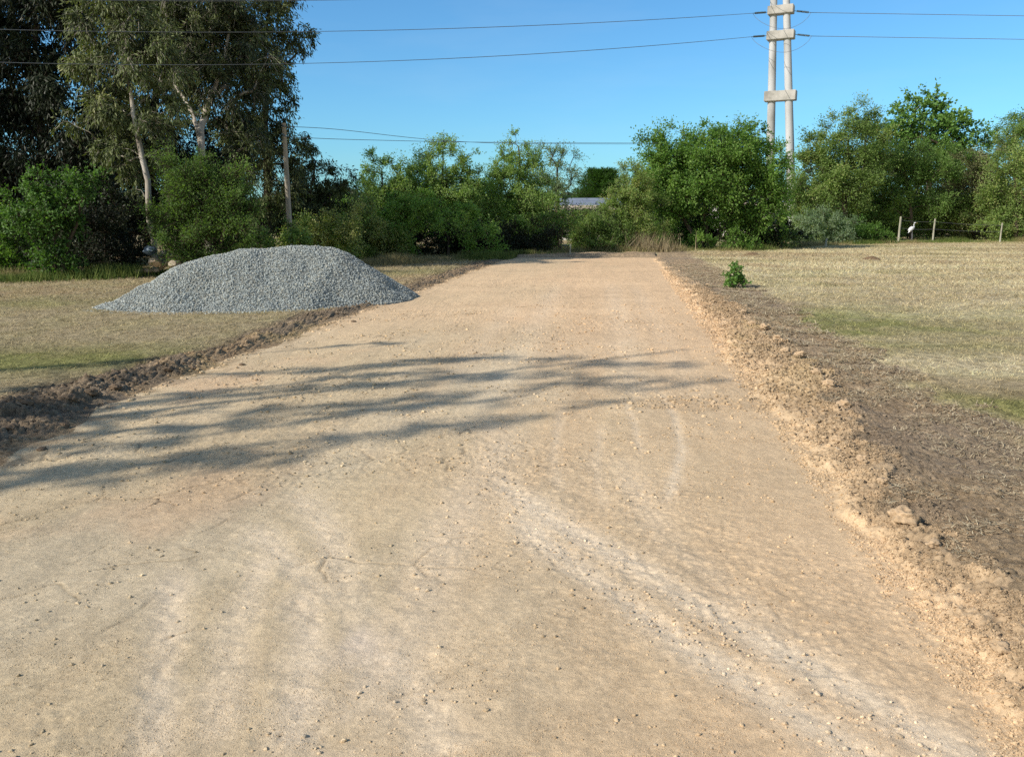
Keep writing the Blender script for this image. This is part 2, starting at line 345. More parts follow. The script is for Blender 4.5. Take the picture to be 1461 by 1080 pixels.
    cb = lerp(C(.53, .375, .225), C(.60, .45, .285), n2)*(.66+.5*n3)
    cb = lerp(cb, C(.60, .46, .24), (sst(.5, .7, fbm(x, y, 1.0, 3, 3))*np.exp(-((y-10.5)/3)**2))[..., None]*.6)*(.80+.12*sst(.0, .02, lump)[..., None])*(.72+.32*crev_shade[..., None])  # hollows between crumbs and lumps get shade painted into the colour
    brown = lerp(C(.335, .24, .15), C(.46, .355, .23), n2)*(.62+.75*n3)
    brown = lerp(brown, C(.31, .25, .19), sst(.45, .7, fbm(x, y, .9, 3, 4)[..., None])*.5)
    darkb = lerp(C(.16, .12, .08), C(.42, .33, .23), n2)*(.7+.5*n3)
    straw = C(.53, .435, .262); strawp = C(.69, .585, .37); green = C(.23, .245, .075)
    gm = fbm(x, y, 3.2, 5, 5)[..., None]; gx = np.zeros_like(gm)
    for (cu, cv), rx, ry, a in (((1200, 465), 1.5, 1.5, .95), ((1430, 585), .8, .6, .9), ((1330, 500), 1.2, .5, .45), ((40, 515), 2.6, .9, .95), ((300, 510), 1.5, .5, .7), ((60, 435), 3, .9, .35), ((1000, 352), 8, 2.5, .7)):
        g0 = gnd(cu, cv); gx = np.maximum(gx, (a*np.exp(-((x-g0[0])/rx)**2-((y-g0[1])/ry)**2))[..., None])
    rightf = sst(0, 2, s)[..., None]
    band = sst(.40, .68, fbm(x*.25, y*1.1, 1.6, 4, 6)[..., None])
    gg = lerp(straw*.82, lerp(straw, strawp, band), rightf)
    gg = lerp(gg, C(.42, .31, .19), sst(.55, .7, fbm(x, y, 2.6, 4, 1)[..., None])*.55)
    gamt = np.clip(gx*(.55+.9*n2)+.30*sst(.52, .74, gm)+.20*sst(.4, .7, n2)+.35*sst(3, 14, yy-30)*0, 0, 1)
    gg = lerp(gg, green, gamt*.82)*(.50+.95*fbm(x, y*.7, .07, 4, 4)[..., None])*(.85+.3*n2)
    col = gg
    col = np.where((soilR | endsoil)[..., None], brown, col)
    col = np.where(soilR[..., None], lerp(brown, gg, np.clip(sst(-.35, .12, s-soil)[..., None]*sst(.42, .55, n3+.3*(n2-.5)), 0, 1)), col)
    lb = lerp(darkb, cb*.9, sst(.5, .62, fbm(x, y, .45, 4, 3)+.25*sst(.25, 0, ql)-.12*(y < 8.5)+.13*sst(8.5, 9.5, y)*sst(14, 12, y))[..., None])
    col = np.where(soilL[..., None], lb, col)
    col = np.where(((s <= lsoil) & (y < yend))[..., None], lerp(darkb, gg, sst(0, .35, lsoil-s+.3*(n3[..., 0]-.5))[..., None]), col)
    col = np.where(onroad[..., None], lerp(c, lb, (sst(.30, 0, s-left)*sst(.45, .6, fbm(x, y, .16, 3, 6)))[..., None]*.8), col)
    col = np.where((bank > 0)[..., None], lerp(c, cb, (sst(0, .6, q)*.9)[..., None]), col)
    col = np.where((onroad & (spl > .25))[..., None], lerp(col, cb, .25), col)
    z = np.where(soilm, 1, np.where(onroad | (bank > 0), 2, 0))
    return H, np.clip(col, 0.01, .9), z
def steps(a, b, fn):
    o = [a]
    while o[-1] < b: o.append(o[-1]+fn(o[-1]))
    return o
px_ = steps(0, 3000, lambda v: .0115 if v < 4.4 else (.0115+(v-4.4)*.0045 if v < 40 else (v-39)*.16+.2))
xs = np.array(sorted([-v for v in px_[1:]]+px_))
ny = steps(2.0, 3000, lambda v: max(.0085, min(.00058*v*v, .13)) if v < 62 else (v-61)*.15+.2)
by = steps(0, 3000, lambda v: .05+v*.12)
ys = np.array(sorted([2.0-v for v in by[1:]])+ny)
GX, GY = np.meshgrid(xs, ys); print('ground grid', GX.shape)
H = np.empty(GX.shape, np.float32); Cc = np.empty(GX.shape+(3,), np.float32); Z = np.empty(GX.shape, np.int8)
for i in range(0, len(ys), 200):
    H[i:i+200], Cc[i:i+200], Z[i:i+200] = ground(GX[i:i+200], GY[i:i+200])
def groundmat(name, bstr, sc1, sc2, dist, var=0.2):
    m, n, b = newmat(name)
    a = N(n, 'ShaderNodeAttribute', attribute_name='col'); tcn = N(n, 'ShaderNodeTexCoord')
    z1 = N(n, 'ShaderNodeTexNoise', Scale=sc1, Detail=8, Roughness=0.65); z2 = N(n, 'ShaderNodeTexNoise', Scale=sc2, Detail=5, Roughness=0.7)
    vo = N(n, 'ShaderNodeTexVoronoi', Scale=sc1*.9)
    for t in (z1, z2, vo): n.links.new(tcn.outputs['Object'], t.inputs['Vector'])
    mr = N(n, 'ShaderNodeMapRange'); mr.inputs['From Min'].default_value = .3; mr.inputs['From Max'].default_value = .7
    mr.inputs['To Min'].default_value = 1-var; mr.inputs['To Max'].default_value = 1+var; n.links.new(z1.outputs[0], mr.inputs[0])
    mu = N(n, 'ShaderNodeVectorMath', operation='SCALE'); n.links.new(a.outputs['Color'], mu.inputs[0]); n.links.new(mr.outputs[0], mu.inputs['Scale'])
    n.links.new(mu.outputs[0], b.inputs['Base Color'])
    z3 = N(n, 'ShaderNodeTexNoise', Scale=sc1*.45, Detail=10, Roughness=0.78); n.links.new(tcn.outputs['Object'], z3.inputs['Vector'])
    ad = N(n, 'ShaderNodeMath', operation='MULTIPLY_ADD'); n.links.new(z2.outputs[0], ad.inputs[0]); ad.inputs[1].default_value = .5; n.links.new(z3.outputs[0], ad.inputs[2])
    bp = N(n, 'ShaderNodeBump', Strength=bstr, Distance=dist); n.links.new(ad.outputs[0], bp.inputs['Height']); n.links.new(bp.outputs[0], b.inputs['Normal'])
    b.inputs['Roughness'].default_value = .95; b.inputs['Specular IOR Level'].default_value = .1
    return m
M['road'] = groundmat('compacted_earth', .7, 60, 210, .012, .19)
M['soil'] = groundmat('brown_soil', 1.0, 30, 110, .035, .36)
M['grassbase'] = groundmat('dry_turf', 1.0, 16, 60, .05, .38)
ny_, nx_ = GX.shape
idx = np.arange(ny_*nx_).reshape(ny_, nx_)
quads = np.stack((idx[:-1, :-1], idx[:-1, 1:], idx[1:, 1:], idx[1:, :-1]), -1).reshape(-1, 4)
qz = Z[:-1, :-1].ravel(); P3 = np.stack((GX, GY, H), -1).reshape(-1, 3); C3 = Cc.reshape(-1, 3)
for zi, nm, mt in ((0, 'grass_field', 'grassbase'), (1, 'soil_verge', 'soil'), (2, 'road', 'road')):
    f = quads[qz == zi]; used, inv = np.unique(f, return_inverse=True)
    o = mkobj(nm, P3[used], [inv.reshape(-1, 4)], M[mt], col=C3[used], smooth=True); tag(o, kind='structure')
del GX, GY, P3, C3, quads, idx

# ------------------------------------------------------------------ scattered stones
def ico(sub=0):
    import bmesh
    bm = bmesh.new(); bmesh.ops.create_icosphere(bm, subdivisions=sub+1, radius=1)
    V = np.array([v.co[:] for v in bm.verts]); Fc = np.array([[v.index for v in f.verts] for f in bm.faces]); bm.free(); return V, Fc
IV, IF = ico(0); IV2, IF2 = ico(1)
OV = np.array(((1, 0, 0), (-1, 0, 0), (0, 1, 0), (0, -1, 0), (0, 0, 1), (0, 0, -1.))); OF = np.array(((0, 2, 4), (2, 1, 4), (1, 3, 4), (3, 0, 4), (2, 0, 5), (1, 2, 5), (3, 1, 5), (0, 3, 5)))
def randrot(n):
    q = R.normal(size=(n, 4)); q /= np.linalg.norm(q, axis=1)[:, None]; a, b, c, d = q.T
    return np.stack((1-2*(c*c+d*d), 2*(b*c-a*d), 2*(b*d+a*c), 2*(b*c+a*d), 1-2*(b*b+d*d), 2*(c*d-a*b), 2*(b*d-a*c), 2*(c*d+a*b), 1-2*(b*b+c*c)), -1).reshape(n, 3, 3)
def stones(pos, size, jag=.28, flat=.75, hi=False):
    BV, BF = (OV, OF) if hi is None else ((IV2, IF2) if hi else (IV, IF))
    n = len(pos); V = BV[None]*(1+R.uniform(-jag, jag, (n, len(BV), 1)))*R.uniform(.6, 1.15, (n, 1, 3))
    V = np.einsum('nij,nkj->nki', randrot(n), V); V[..., 2] *= flat; V = V*np.asarray(size)[:, None, None]+pos[:, None]
    Fc = BF[None]+np.arange(n)[:, None, None]*len(BV)
    return V.reshape(-1, 3), Fc.reshape(-1, 3), len(BV)
def colmat(name, rough=.9, bump=.3, sc=60):
    return groundmat(name, bump, sc, sc*3, .006, .15)
M['pebble'] = colmat('pebble_stone', .95, .8, 45); M['gravel'] = colmat('crushed_granite')
def hz(x, y): return ground(x, y)
# pebbles on the road: nobody could count them
n = 52000
py = 2.1+R.random(n)**1.7*14; pxx = R.uniform(-4.2, 3.4, n)+.13*py*.5
keep = fbm(pxx, py, .5, 3, 5) > .42+.14*R.random(n); pxx = pxx[keep]; py = py[keep]
for P, wd, a in TRACKS[:2]:
    P = np.array(P); k = 1500; i = R.integers(0, len(P)-1, k); t = R.random(k)[:, None]; q = P[i]*(1-t)+P[i+1]*t+R.normal(0, .13, (k, 2)); pxx = np.append(pxx, q[:, 0]); py = np.append(py, q[:, 1])
h_, c_, z_ = hz(pxx, py); k = z_ == 2; pxx, py, h_, c_ = pxx[k], py[k], h_[k], c_[k]
sz = .0014+R.random(len(pxx))**8*.0095; sz *= np.clip(py/4, 1, 1.9)
V, Fc, nb = stones(np.stack((pxx, py, h_+sz*.25), -1), sz)
cc = c_*R.uniform(.55, 1.12, (len(c_), 1)); cc = lerp(cc, np.array((.55, .47, .36)), (R.random((len(c_), 1)) > .8)*.5)
tag(mkobj('loose_gravel', V, [Fc], M['pebble'], col=np.repeat(np.clip(cc, 0, .85), nb, 0)), 'small pale pebbles scattered over the compacted earth road', 'pebbles', kind='stuff')
# crumbs on the ochre bank, on the spill and among the dark clods of the left verge
def crumbs(n, y0, y1, pw, side, smin, smax, name, label, mat='pebble'):
    y = y0+R.random(n)**pw*(y1-y0)
    if side == 'R':
        s0 = 2.70; q = R.beta(1.6, 1.3, n)*1.15; s = s0+q*np.interp(y, CY, CQ)
    else:
        s = -2.75-R.random(n)**1.1*.95
    x = s*1.0084-1.57+.13*y
    if side == 'R':
        m = n//16; a = R.normal(0, 1, (m, 2)); s2 = 2.3+a[:, 0]*.42; y2 = 7.15+a[:, 1]*.2; x = np.append(x, s2*1.0084-1.57+.13*y2); y = np.append(y, y2)
    h, c, z = hz(x, y); sz = (smin+R.random(len(x))**10*(smax-smin))*np.clip(y/6, .45, 1.5); V, Fc, nb = stones(np.stack((x, y, h+sz*.05), -1), sz, .32, .8)
    cc = c*R.uniform(.62, 1.0, (len(x), 1))
    return tag(mkobj(name, V, [Fc], M[mat], col=np.repeat(np.clip(cc, 0, .85), nb, 0), smooth=False), label, 'soil crumbs', kind='stuff')
crumbs(26000, 2.2, 26, 1.9, 'R', .0022, .021, 'loose_soil', 'crumbly ochre soil heaped along the right bank of the road')
crumbs(16000, 4.2, 30, 1.5, 'L', .003, .022, 'loose_soil', 'dark and ochre soil crumbs along the left verge of the road')
n = 24000; y = 2.4+R.random(n)**1.6*26; s_ = np.interp(y, CY, CQ)+2.9+R.random(n)*(4.75-2.9-np.interp(y, CY, CQ)); x = s_*1.0084-1.57+.13*y
h, c, z = hz(x, y); k = (z == 1) & (fbm(x, y, .4, 3, 4)+.25*np.exp(-((s_-4.45)/.15)**2) > .42+.2*R.random(n)); x, y, h, c = x[k], y[k], h[k], c[k]
sz = (.0025+R.random(len(x))**11*.018)*np.clip(y/6, .5, 1.5); V, Fc, nb = stones(np.stack((x, y, h+sz*.15), -1), sz, .33, .8)
tag(mkobj('loose_soil', V, [Fc], M['pebble'], col=np.repeat(np.clip(c*R.uniform(.45, .95, (len(x), 1)), .02, .8), nb, 0)), 'brown soil crumbs strewn over the bare strip right of the road', 'soil crumbs', kind='stuff')
# fine grains that give the packed surface and the bank their grit
n = 300000; y = 2.15+R.random(n)**1.5*8.5; x = R.uniform(-.70, .66, n)*y*1.02+.1
g1 = fbm(x, y, .22, 4, 3); k = g1 > .40+.20*R.random(n); x, y = x[k], y[k]; h, c, z = hz(x, y); k = z == 2; x, y, h, c = x[k], y[k], h[k], c[k]
sz = (.0011+R.random(len(x))**4*.0028)*np.clip(y/4, .9, 1.8); V, Fc, nb = stones(np.stack((x, y, h+sz*.1), -1), sz, .3, .85, hi=None)
tag(mkobj('surface_grit', V, [Fc], M['pebble'], col=np.repeat(np.clip(c*R.uniform(.60, 1.08, (len(x), 1)), .02, .85), nb, 0)), 'fine grit loose on the packed earth of the near road', 'grit', kind='stuff')
n = 170000; y = 2.2+R.random(n)**1.7*17; q = R.beta(1.7, 1.1, n)*1.12; s_ = 2.72+q*(np.interp(y, CY, CQ)+.18); x = s_*1.0084-1.57+.13*y; h, c, z = hz(x, y)
k = fbm(x, y, .14, 3, 6) > .36+.16*R.random(n); x, y, h, c = x[k], y[k], h[k], c[k]
sz = (.0022+R.random(len(x))**4*.0085)*np.clip(y/5, .8, 1.9); V, Fc, nb = stones(np.stack((x, y, h+sz*.2), -1), sz, .3, .85, hi=None)
tag(mkobj('crumbled_earth', V, [Fc], M['pebble'], col=np.repeat(np.clip(c*R.uniform(.60, 1.05, (len(x), 1)), .02, .85), nb, 0)), 'fine crumbled ochre earth covering the bank right of the road', 'soil crumbs', kind='stuff')
# single clods one can point to
def clod(u, v, r, label, dark=False, grp=None, flat=.8):
    g = gnd(u, v); x = np.array([g[0]]); y = np.array([g[1]]); h, c, z = hz(x, y)
    BV = IV2.copy(); import bmesh
    bm = bmesh.new(); bmesh.ops.create_icosphere(bm, subdivisions=4, radius=1)
    V = np.array([q.co[:] for q in bm.verts]); Fc = np.array([[q.index for q in f.verts] for f in bm.faces]); bm.free()
    o1 = R.random(3)*40; dn = fbm(V[:, 0]+V[:, 2]*1.3+o1[0], V[:, 1]+V[:, 2]*.7+o1[1], .8, 5, 2, .6)-.5
    V = np.sign(V)*np.abs(V)**.85*(1+1.5*dn[:, None]+.7*(fbm(V[:, 0]+o1[1], V[:, 1]-V[:, 2]+o1[2], .35, 4, 5, .65)-.5)[:, None]); V[:, 2] *= flat; V = V*(r*np.array((1.05, .95, .9)))
    base = np.array((.47, .345, .22)) if not dark else np.array((.19, .14, .095))
    cl_ = base*(.85+.5*(dn[:, None]+.3))
    o = mkobj('earth_clod', V, [Fc], M['pebble'], col=np.clip(cl_, .02, .85), smooth=True)
    o.location = (x[0], y[0], h[0]+r*(.52 if not dark else .05)); return tag(o, label, 'earth clod', grp)
clod(1287, 757, .058, 'largest rounded ochre clod sitting on the right bank with a dark shadow beside it', flat=.95)
clod(1194, 640, .038, 'pale clod half buried midway up the right ochre bank, second largest')
clod(1425, 938, .027, 'reddish brown clod low on the right bank nearest the camera')
clod(1258, 704, .028, 'ochre clod just uphill of the largest rounded clod on the right bank')
CG = 'pale ochre clods along the right bank'
for u, v, r in ((1182, 560, .055), (1204, 590, .05), (1090, 478, .05), (1108, 492, .055), (1140, 520, .05), (1060, 452, .055), (1072, 470, .05), (1010, 410, .05), (1230, 665, .035), (1330, 790, .028), (1120, 512, .045), (1165, 545, .05)):
    clod(u, v, r, 'fist sized pale ochre clod in the crumbly bank on the right of the road', grp=CG)
DG = 'dark soil clods on the left verge'
for u, v, r in ((100, 582, .10), (130, 572, .085), (165, 560, .07), (18, 622, .08), (92, 610, .06), (240, 535, .07), (275, 527, .06), (205, 548, .055), (505, 459, .07), (345, 520, .05), (40, 596, .07), (60, 640, .05)):
    clod(u, v, r*.6, 'dark brown soil clod in the ridge along the left edge of the road', dark=True, grp=DG, flat=.65)
# ------------------------------------------------------------------ gravel heap
RIDGE = np.array(((-7.0, 14.75, .16), (-6.45, 15.05, .43), (-5.8, 15.5, .78), (-5.1, 16.0, .98), (-4.3, 16.45, 1.07), (-3.6, 16.6, 1.01)))
def heap(x, y):
    h = np.full(x.shape, -1.)
    for i in range(len(RIDGE)-1):
        a, b = RIDGE[i], RIDGE[i+1]; vx, vy = b[0]-a[0], b[1]-a[1]; t = np.clip(((x-a[0])*vx+(y-a[1])*vy)/(vx*vx+vy*vy), 0, 1)
        d = np.hypot(x-a[0]-t*vx, y-a[1]-t*vy); hh = a[2]+t*(b[2]-a[2]); c = hh-(.64+.13*sst(-3.6, -2.9, x))*(np.sqrt(d*d+.09)-.25)*(1-.06*np.clip(d, 0, 2))
        h = np.maximum(h, c)
    return h+(fbm(x, y, 1.0, 3, 2)-.5)*.20+(fbm(x, y, .3, 3, 5)-.5)*.05
gx = np.arange(-8.6, -.9, .05); gy = np.arange(12.6, 19.6, .05); HX, HY = np.meshgrid(gx, gy); HH = heap(HX, HY)
ii = np.arange(HX.size).reshape(HX.shape); fq = np.stack((ii[:-1, :-1], ii[:-1, 1:], ii[1:, 1:], ii[1:, :-1]), -1).reshape(-1, 4)
fq = fq[HH.ravel()[fq].max(1) > -.04]; us, inv = np.unique(fq, return_inverse=True)
HV = np.stack((HX, HY, HH), -1).reshape(-1, 3)[us]; HF = inv.reshape(-1, 4)
pp = R.uniform((-8.6, 12.6), (-.9, 19.6), (175000, 2)); hh = heap(pp[:, 0], pp[:, 1])
k = (hh > .0); pp2 = pp[k]; hh2 = hh[k]
edge = pp[(hh > -.13) & (hh <= 0) & (R.random(len(hh)) < .10) & (pp[:, 0] < -2.6)]
pos = np.concatenate((np.column_stack((pp2, hh2+R.uniform(-.008, .014, len(pp2)))), np.column_stack((edge, np.full(len(edge), .015)))))
sz = R.uniform(.007, .0225, len(pos)); V, Fc, nb = stones(pos, sz, .3, .9)
g = R.uniform(.6, 1.15, (len(pos), 1))*np.array((.385, .42, .405)); g = np.where(R.random((len(pos), 1)) > .85, g*np.array((1.15, 1.05, .93)), g)
Vall = np.concatenate((HV, V)); Call = np.concatenate((np.tile((.22, .225, .20), (len(HV), 1)), np.repeat(np.clip(g, .05, .7), nb, 0)))
print('gravel stones', len(pos))
tag(mkobj('gravel_pile', Vall, [HF, Fc+len(HV)], M['gravel'], col=Call), 'long heap of grey crushed stone on the grass left of the road', 'gravel pile')

# ------------------------------------------------------------------ plants
def rnd_dir(n):
    d = R.normal(size=(n, 3)); return d/np.linalg.norm(d, axis=1)[:, None]
def nrm(a): return a/(np.linalg.norm(a, axis=1)[:, None]+1e-9)
def leaves(P, D, ln, wd, droop, out=None):
    n = len(P); D = nrm(D+np.array((0, 0, -droop))); T = rnd_dir(n)*.75
    if out is not None: T = T+out*.75+np.array((0, 0, .35))
    W = nrm(np.cross(D, T)); l = (ln*R.uniform(.6, 1.25, n))[:, None]; w_ = (wd*R.uniform(.7, 1.2, n))[:, None]
    Nn = np.cross(D, W)
    V = np.stack((P, P+D*l*.45+W*w_*.5+Nn*w_*.12, P+D*l-Nn*w_*.1, P+D*l*.45-W*w_*.5+Nn*w_*.12), 1)
    return V.reshape(-1, 3), np.arange(n*4).reshape(n, 4)
def plant(name, label, cat, Y, stems, blobs, leaf, bark, lsize, lai=3.0, droop=.2, clump=.42, up=.35, group=None, r0=None, trunkname='trunk', tintb=.5, twigs=True, wob=1.0, shoot=1.3, spr=.16):
    """stems: list of [(u, v[, dY])...] base first; blobs: (u, v, ru, rv[, density, dY])"""
    S = F_; lai = lai*(1.75 if leaf != 'euc' else 1.5)
    base = at(stems[0][0][0], stems[0][0][1], Y+(stems[0][0][2] if len(stems[0][0]) > 2 else 0)); base[2] = min(base[2], 0.0)
    root = empty(name, (base[0], base[1], 0), label, cat, group)
    off = np.array((base[0], base[1], 0.))
    nodes = []; par = []; trunk_ids = []
    bare = Tubes()
    for st in stems:
        P = [at(q[0], q[1], Y+(q[2] if len(q) > 2 else 0)) for q in st]; P[0][2] = -.1
        # densify
        Q = [P[0]]
        for a, b in zip(P[:-1], P[1:]):
            m = max(1, int(np.linalg.norm(b-a)/.45))
            for t in range(1, m+1): Q.append(a+(b-a)*t/m+(R.normal(0, .03, 3) if t < m else 0))
        for i, q in enumerate(Q):
            par.append(-1 if i == 0 else len(nodes)-1); nodes.append(q)
        if st is not stems[0] and len(st[0]) > 3: pass
    nodes = [np.asarray(q) for q in nodes]
    nstem = len(nodes)
    C = []; RC = []; NB = []
    for b in blobs:
        u, v, ru, rv = b[:4]; dens = b[4] if len(b) > 4 else 1.0; dY = b[5] if len(b) > 5 else 0
        ctr = at(u, v, Y+dY); rx = ru*(Y+dY)/S; rz = rv*(Y+dY)/S; ry = .85*max(rx, rz) if max(rx, rz) < 2.2 else .75*max(rx, rz)
        A = math.pi*rx*rz; rc_ = clump*min(1.0, .5+.5*min(rx, rz)); nc = max(4, int(A/(rc_*rc_)*1.15*dens))
        d = rnd_dir(nc); rad = R.random(nc)**.42; d = d*rad[:, None]; p = ctr+d*np.array((rx, ry, rz))*(1+R.normal(0, .10, (nc, 1)))
        p[:, 2] = np.maximum(p[:, 2], .12)
        tot = A*lai*dens/(lsize[0]*lsize[1]*.55); C.append(p); RC.append(np.full(nc, rc_)*R.uniform(.65, 1.35, nc)); NB.append(np.column_stack((np.full(nc, tot/nc), d)))
    C = np.concatenate(C); RC = np.concatenate(RC); NB = np.concatenate(NB)
    # skeleton: every clump hangs on the nearest suitable node
    order = np.argsort(np.linalg.norm(C-np.array(nodes[nstem//2]), axis=1)); arr = np.zeros((nstem+len(C)*4+8, 3)); arr[:nstem] = nodes; cnt = nstem; par = par+[0]*(len(C)*4+8)
    low = np.zeros(len(arr)); leafnode = {}
    for ci in order:
        c = C[ci]; D = arr[:cnt]-c; dist = np.linalg.norm(D, axis=1)+1.3*np.maximum(D[:, 2]+.1, 0)
        j = int(np.argmin(dist)); a = arr[j]; ln = np.linalg.norm(c-a); m = 3 if ln > .8 else (2 if ln > .35 else 1); prev = j
        for t in range(1, m+1):
            f = t/m; q = a+(c-a)*f; 
            if t < m: q = q+R.normal(0, .06*ln*wob, 3)+np.array((0, 0, .10*ln*math.sin(math.pi*f)))
            arr[cnt] = q; par[cnt] = prev; prev = cnt; cnt += 1
        leafnode[ci] = prev
    arr = arr[:cnt]; par = np.array(par[:cnt]); wgt = np.zeros(cnt)
    for ci, nd in leafnode.items(): wgt[nd] += 1
    for i in range(cnt-1, -1, -1):
        if par[i] >= 0: wgt[par[i]] += wgt[i]
    H0 = max(1.0, C[:, 2].max()); R0 = r0 or .02*H0
    rad = np.maximum(R0*(np.maximum(wgt, .4)/max(1, wgt.max()))**.5, .006)
    for i in range(nstem):                                         # stems taper by height
        rad[i] = max(rad[i], R0*(1-.75*min(1, arr[i][2]/H0))*(1.25 if arr[i][2] < .25 else 1))
    arr = arr-off; tb = Tubes()
    kids = {}
    for i in range(cnt):
        if par[i] >= 0: kids.setdefault(int(par[i]), []).append(i)
    done = set()
    def chain(i0, start):
        ch = [i0, start] if i0 >= 0 else [start]; cur = start
        while True:
            ks = [k for k in kids.get(cur, []) if k not in done]
            if not ks: break
            nx = max(ks, key=lambda k: (k < nstem, wgt[k])); done.add(nx); ch.append(nx); cur = nx
        return ch
    starts = [i for i in range(nstem) if par[i] == -1]
    for s0 in starts:
        done.add(s0); ch = chain(-1, s0)
        if len(ch) > 1: tb.add(arr[ch], rad[ch], 9)
    for i in range(cnt):
        if i in done or par[i] < 0: continue
        done.add(i); ch = chain(int(par[i]), i); rr = rad[ch].copy(); rr[0] = min(rr[0], rr[1]*1.15); tb.add(arr[ch], rr, 5 if rr[0] > .03 else 4, cap=False)
    # shoots and leaves
    C = C-off; nl = NB[:, 0]; per = 11
    ns = np.maximum(2, (nl/per).astype(int)); ci = np.repeat(np.arange(len(C)), ns); m = len(ci)
    out = NB[ci, 1:]; d = nrm(rnd_dir(m)+out*.9+np.array((0, 0, up))); Ls = RC[ci]*R.uniform(.6, 1.35, m)*shoot
    o0 = C[ci]+rnd_dir(m)*(RC[ci]*.25*R.random(m))[:, None]
    sag = np.array((0, 0, -1.))*(droop*Ls*.55)[:, None]
    if twigs: tb.twigs(o0, o0+d*Ls[:, None]*.95+sag*.9, .006, .0025)
    tb.build(trunkname, M[bark], root)
    k = per; t = R.uniform(.12, 1.05, (m, k)); P = o0[:, None]+d[:, None]*(Ls[:, None]*t)[..., None]+sag[:, None]*(t**2)[..., None]
    P = P+R.normal(0, 1, (m, k, 3))*(spr*RC[ci])[:, None, None]; P = P.reshape(-1, 3); P[:, 2] = np.maximum(P[:, 2], .02)
    D = np.repeat(d, k, 0)*.7+rnd_dir(m*k)*.8
    V, Fq = leaves(P, D, lsize[0], lsize[1], droop*1.6, np.repeat(out, k, 0))
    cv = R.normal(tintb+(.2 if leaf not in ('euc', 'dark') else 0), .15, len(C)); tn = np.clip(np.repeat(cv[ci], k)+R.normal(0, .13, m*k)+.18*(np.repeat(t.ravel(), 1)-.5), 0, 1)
    mkobj('crown' if cat in ('tree', 'conifer') else 'foliage', V, [Fq], L[leaf], root, attrs={'tint': np.repeat(tn, 4)})
    return root
import time
t00 = time.time()
E_ = dict(bark='bark_pale', lsize=(.16, .046), lai=3.7, droop=.65, clump=.40, up=0, shoot=1.1, leaf='euc', cat='tree')
def P_(**k): d = dict(E_); d.update(k); return d
EG = 'eucalyptus trees beside the gravel pile'
plant('eucalyptus_tree', 'tall eucalyptus with thin white leaning trunk and sunlit drooping foliage behind the gravel pile', Y=24,
      stems=[[(222, 372, -.5), (219, 340, -.5), (212, 290, -.5), (203, 225, -.4), (190, 160, -.25), (178, 100, -.15), (163, 40, -.1), (158, -60), (160, -110)]],
      blobs=[(165, 30, 55, 48), (128, 95, 34, 22), (205, 70, 55, 45), (150, 140, 32, 38), (185, 180, 46, 40), (112, 172, 22, 13, .8), (165, 222, 30, 26), (215, 215, 28, 25, .6), (190, 262, 12, 28, .5), (165, -50, 75, 45), (228, 140, 30, 30), (140, 215, 22, 12)], tintb=.46, group=EG, r0=.078, **P_())
plant('eucalyptus_tree', 'tall eucalyptus with a pale forked trunk above the rounded tamarisk bush', Y=27,
      stems=[[(300, 385, -1), (292, 300, -1.2), (287, 222, -1.5), (282, 185, -1.0), (268, 148, -.4), (245, 110, -.1), (225, 50), (215, -40)], [(301, 385, -1), (293, 300, -1.2), (288, 222, -1.5), (286, 185, -1.0), (296, 150, -.3), (320, 90, -.1), (330, 20), (335, -50)]],
      blobs=[(275, 50, 62, 48), (320, 110, 55, 42), (240, 110, 32, 30), (305, 160, 38, 18, .5), (345, 190, 38, 38), (300, -30, 90, 50), (240, 10, 50, 40), (345, 60, 45, 45), (335, 245, 30, 30, .7)], tintb=.26, group=EG, r0=.10, **P_())
plant('eucalyptus_tree', 'dark eucalyptus at the right end of the tall stand, its edge against the sky', Y=30,
      stems=[[(378, 380), (382, 300), (380, 200), (376, 100), (384, 0), (388, -70)]],
      blobs=[(395, 42, 44, 40), (425, 50, 18, 26, .7), (350, 90, 50, 45), (388, 105, 32, 32), (375, 155, 42, 34), (412, 158, 18, 16, .7), (368, 225, 50, 42), (405, 215, 30, 28), (360, 290, 50, 40), (395, -15, 42, 30), (335, 10, 60, 45), (412, 265, 25, 30), (420, 205, 14, 14, .6)], tintb=.30, group=EG, r0=.15, **P_(lai=2.8, bark='bark_dark'))
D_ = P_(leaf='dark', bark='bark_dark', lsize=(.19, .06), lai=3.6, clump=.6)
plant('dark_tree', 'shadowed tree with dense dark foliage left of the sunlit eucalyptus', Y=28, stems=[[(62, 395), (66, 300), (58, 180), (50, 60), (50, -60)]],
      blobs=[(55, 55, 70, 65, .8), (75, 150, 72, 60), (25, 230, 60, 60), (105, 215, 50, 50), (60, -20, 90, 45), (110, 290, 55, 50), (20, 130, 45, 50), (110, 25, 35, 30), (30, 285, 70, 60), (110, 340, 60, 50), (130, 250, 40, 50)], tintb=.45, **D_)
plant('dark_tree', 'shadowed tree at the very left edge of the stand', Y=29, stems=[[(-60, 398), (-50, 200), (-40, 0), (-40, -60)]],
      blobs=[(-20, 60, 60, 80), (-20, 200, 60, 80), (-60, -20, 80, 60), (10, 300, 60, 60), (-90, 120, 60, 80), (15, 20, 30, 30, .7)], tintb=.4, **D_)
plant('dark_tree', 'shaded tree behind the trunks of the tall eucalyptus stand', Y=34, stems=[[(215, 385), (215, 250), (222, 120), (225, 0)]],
      blobs=[(190, 250, 70, 70, .9), (275, 270, 55, 60, .9), (300, 215, 60, 55, .9), (200, 140, 80, 80, .9), (215, 20, 80, 80, .9), (140, 330, 60, 60, .9), (330, 340, 60, 40, .9)], tintb=.35, **D_)
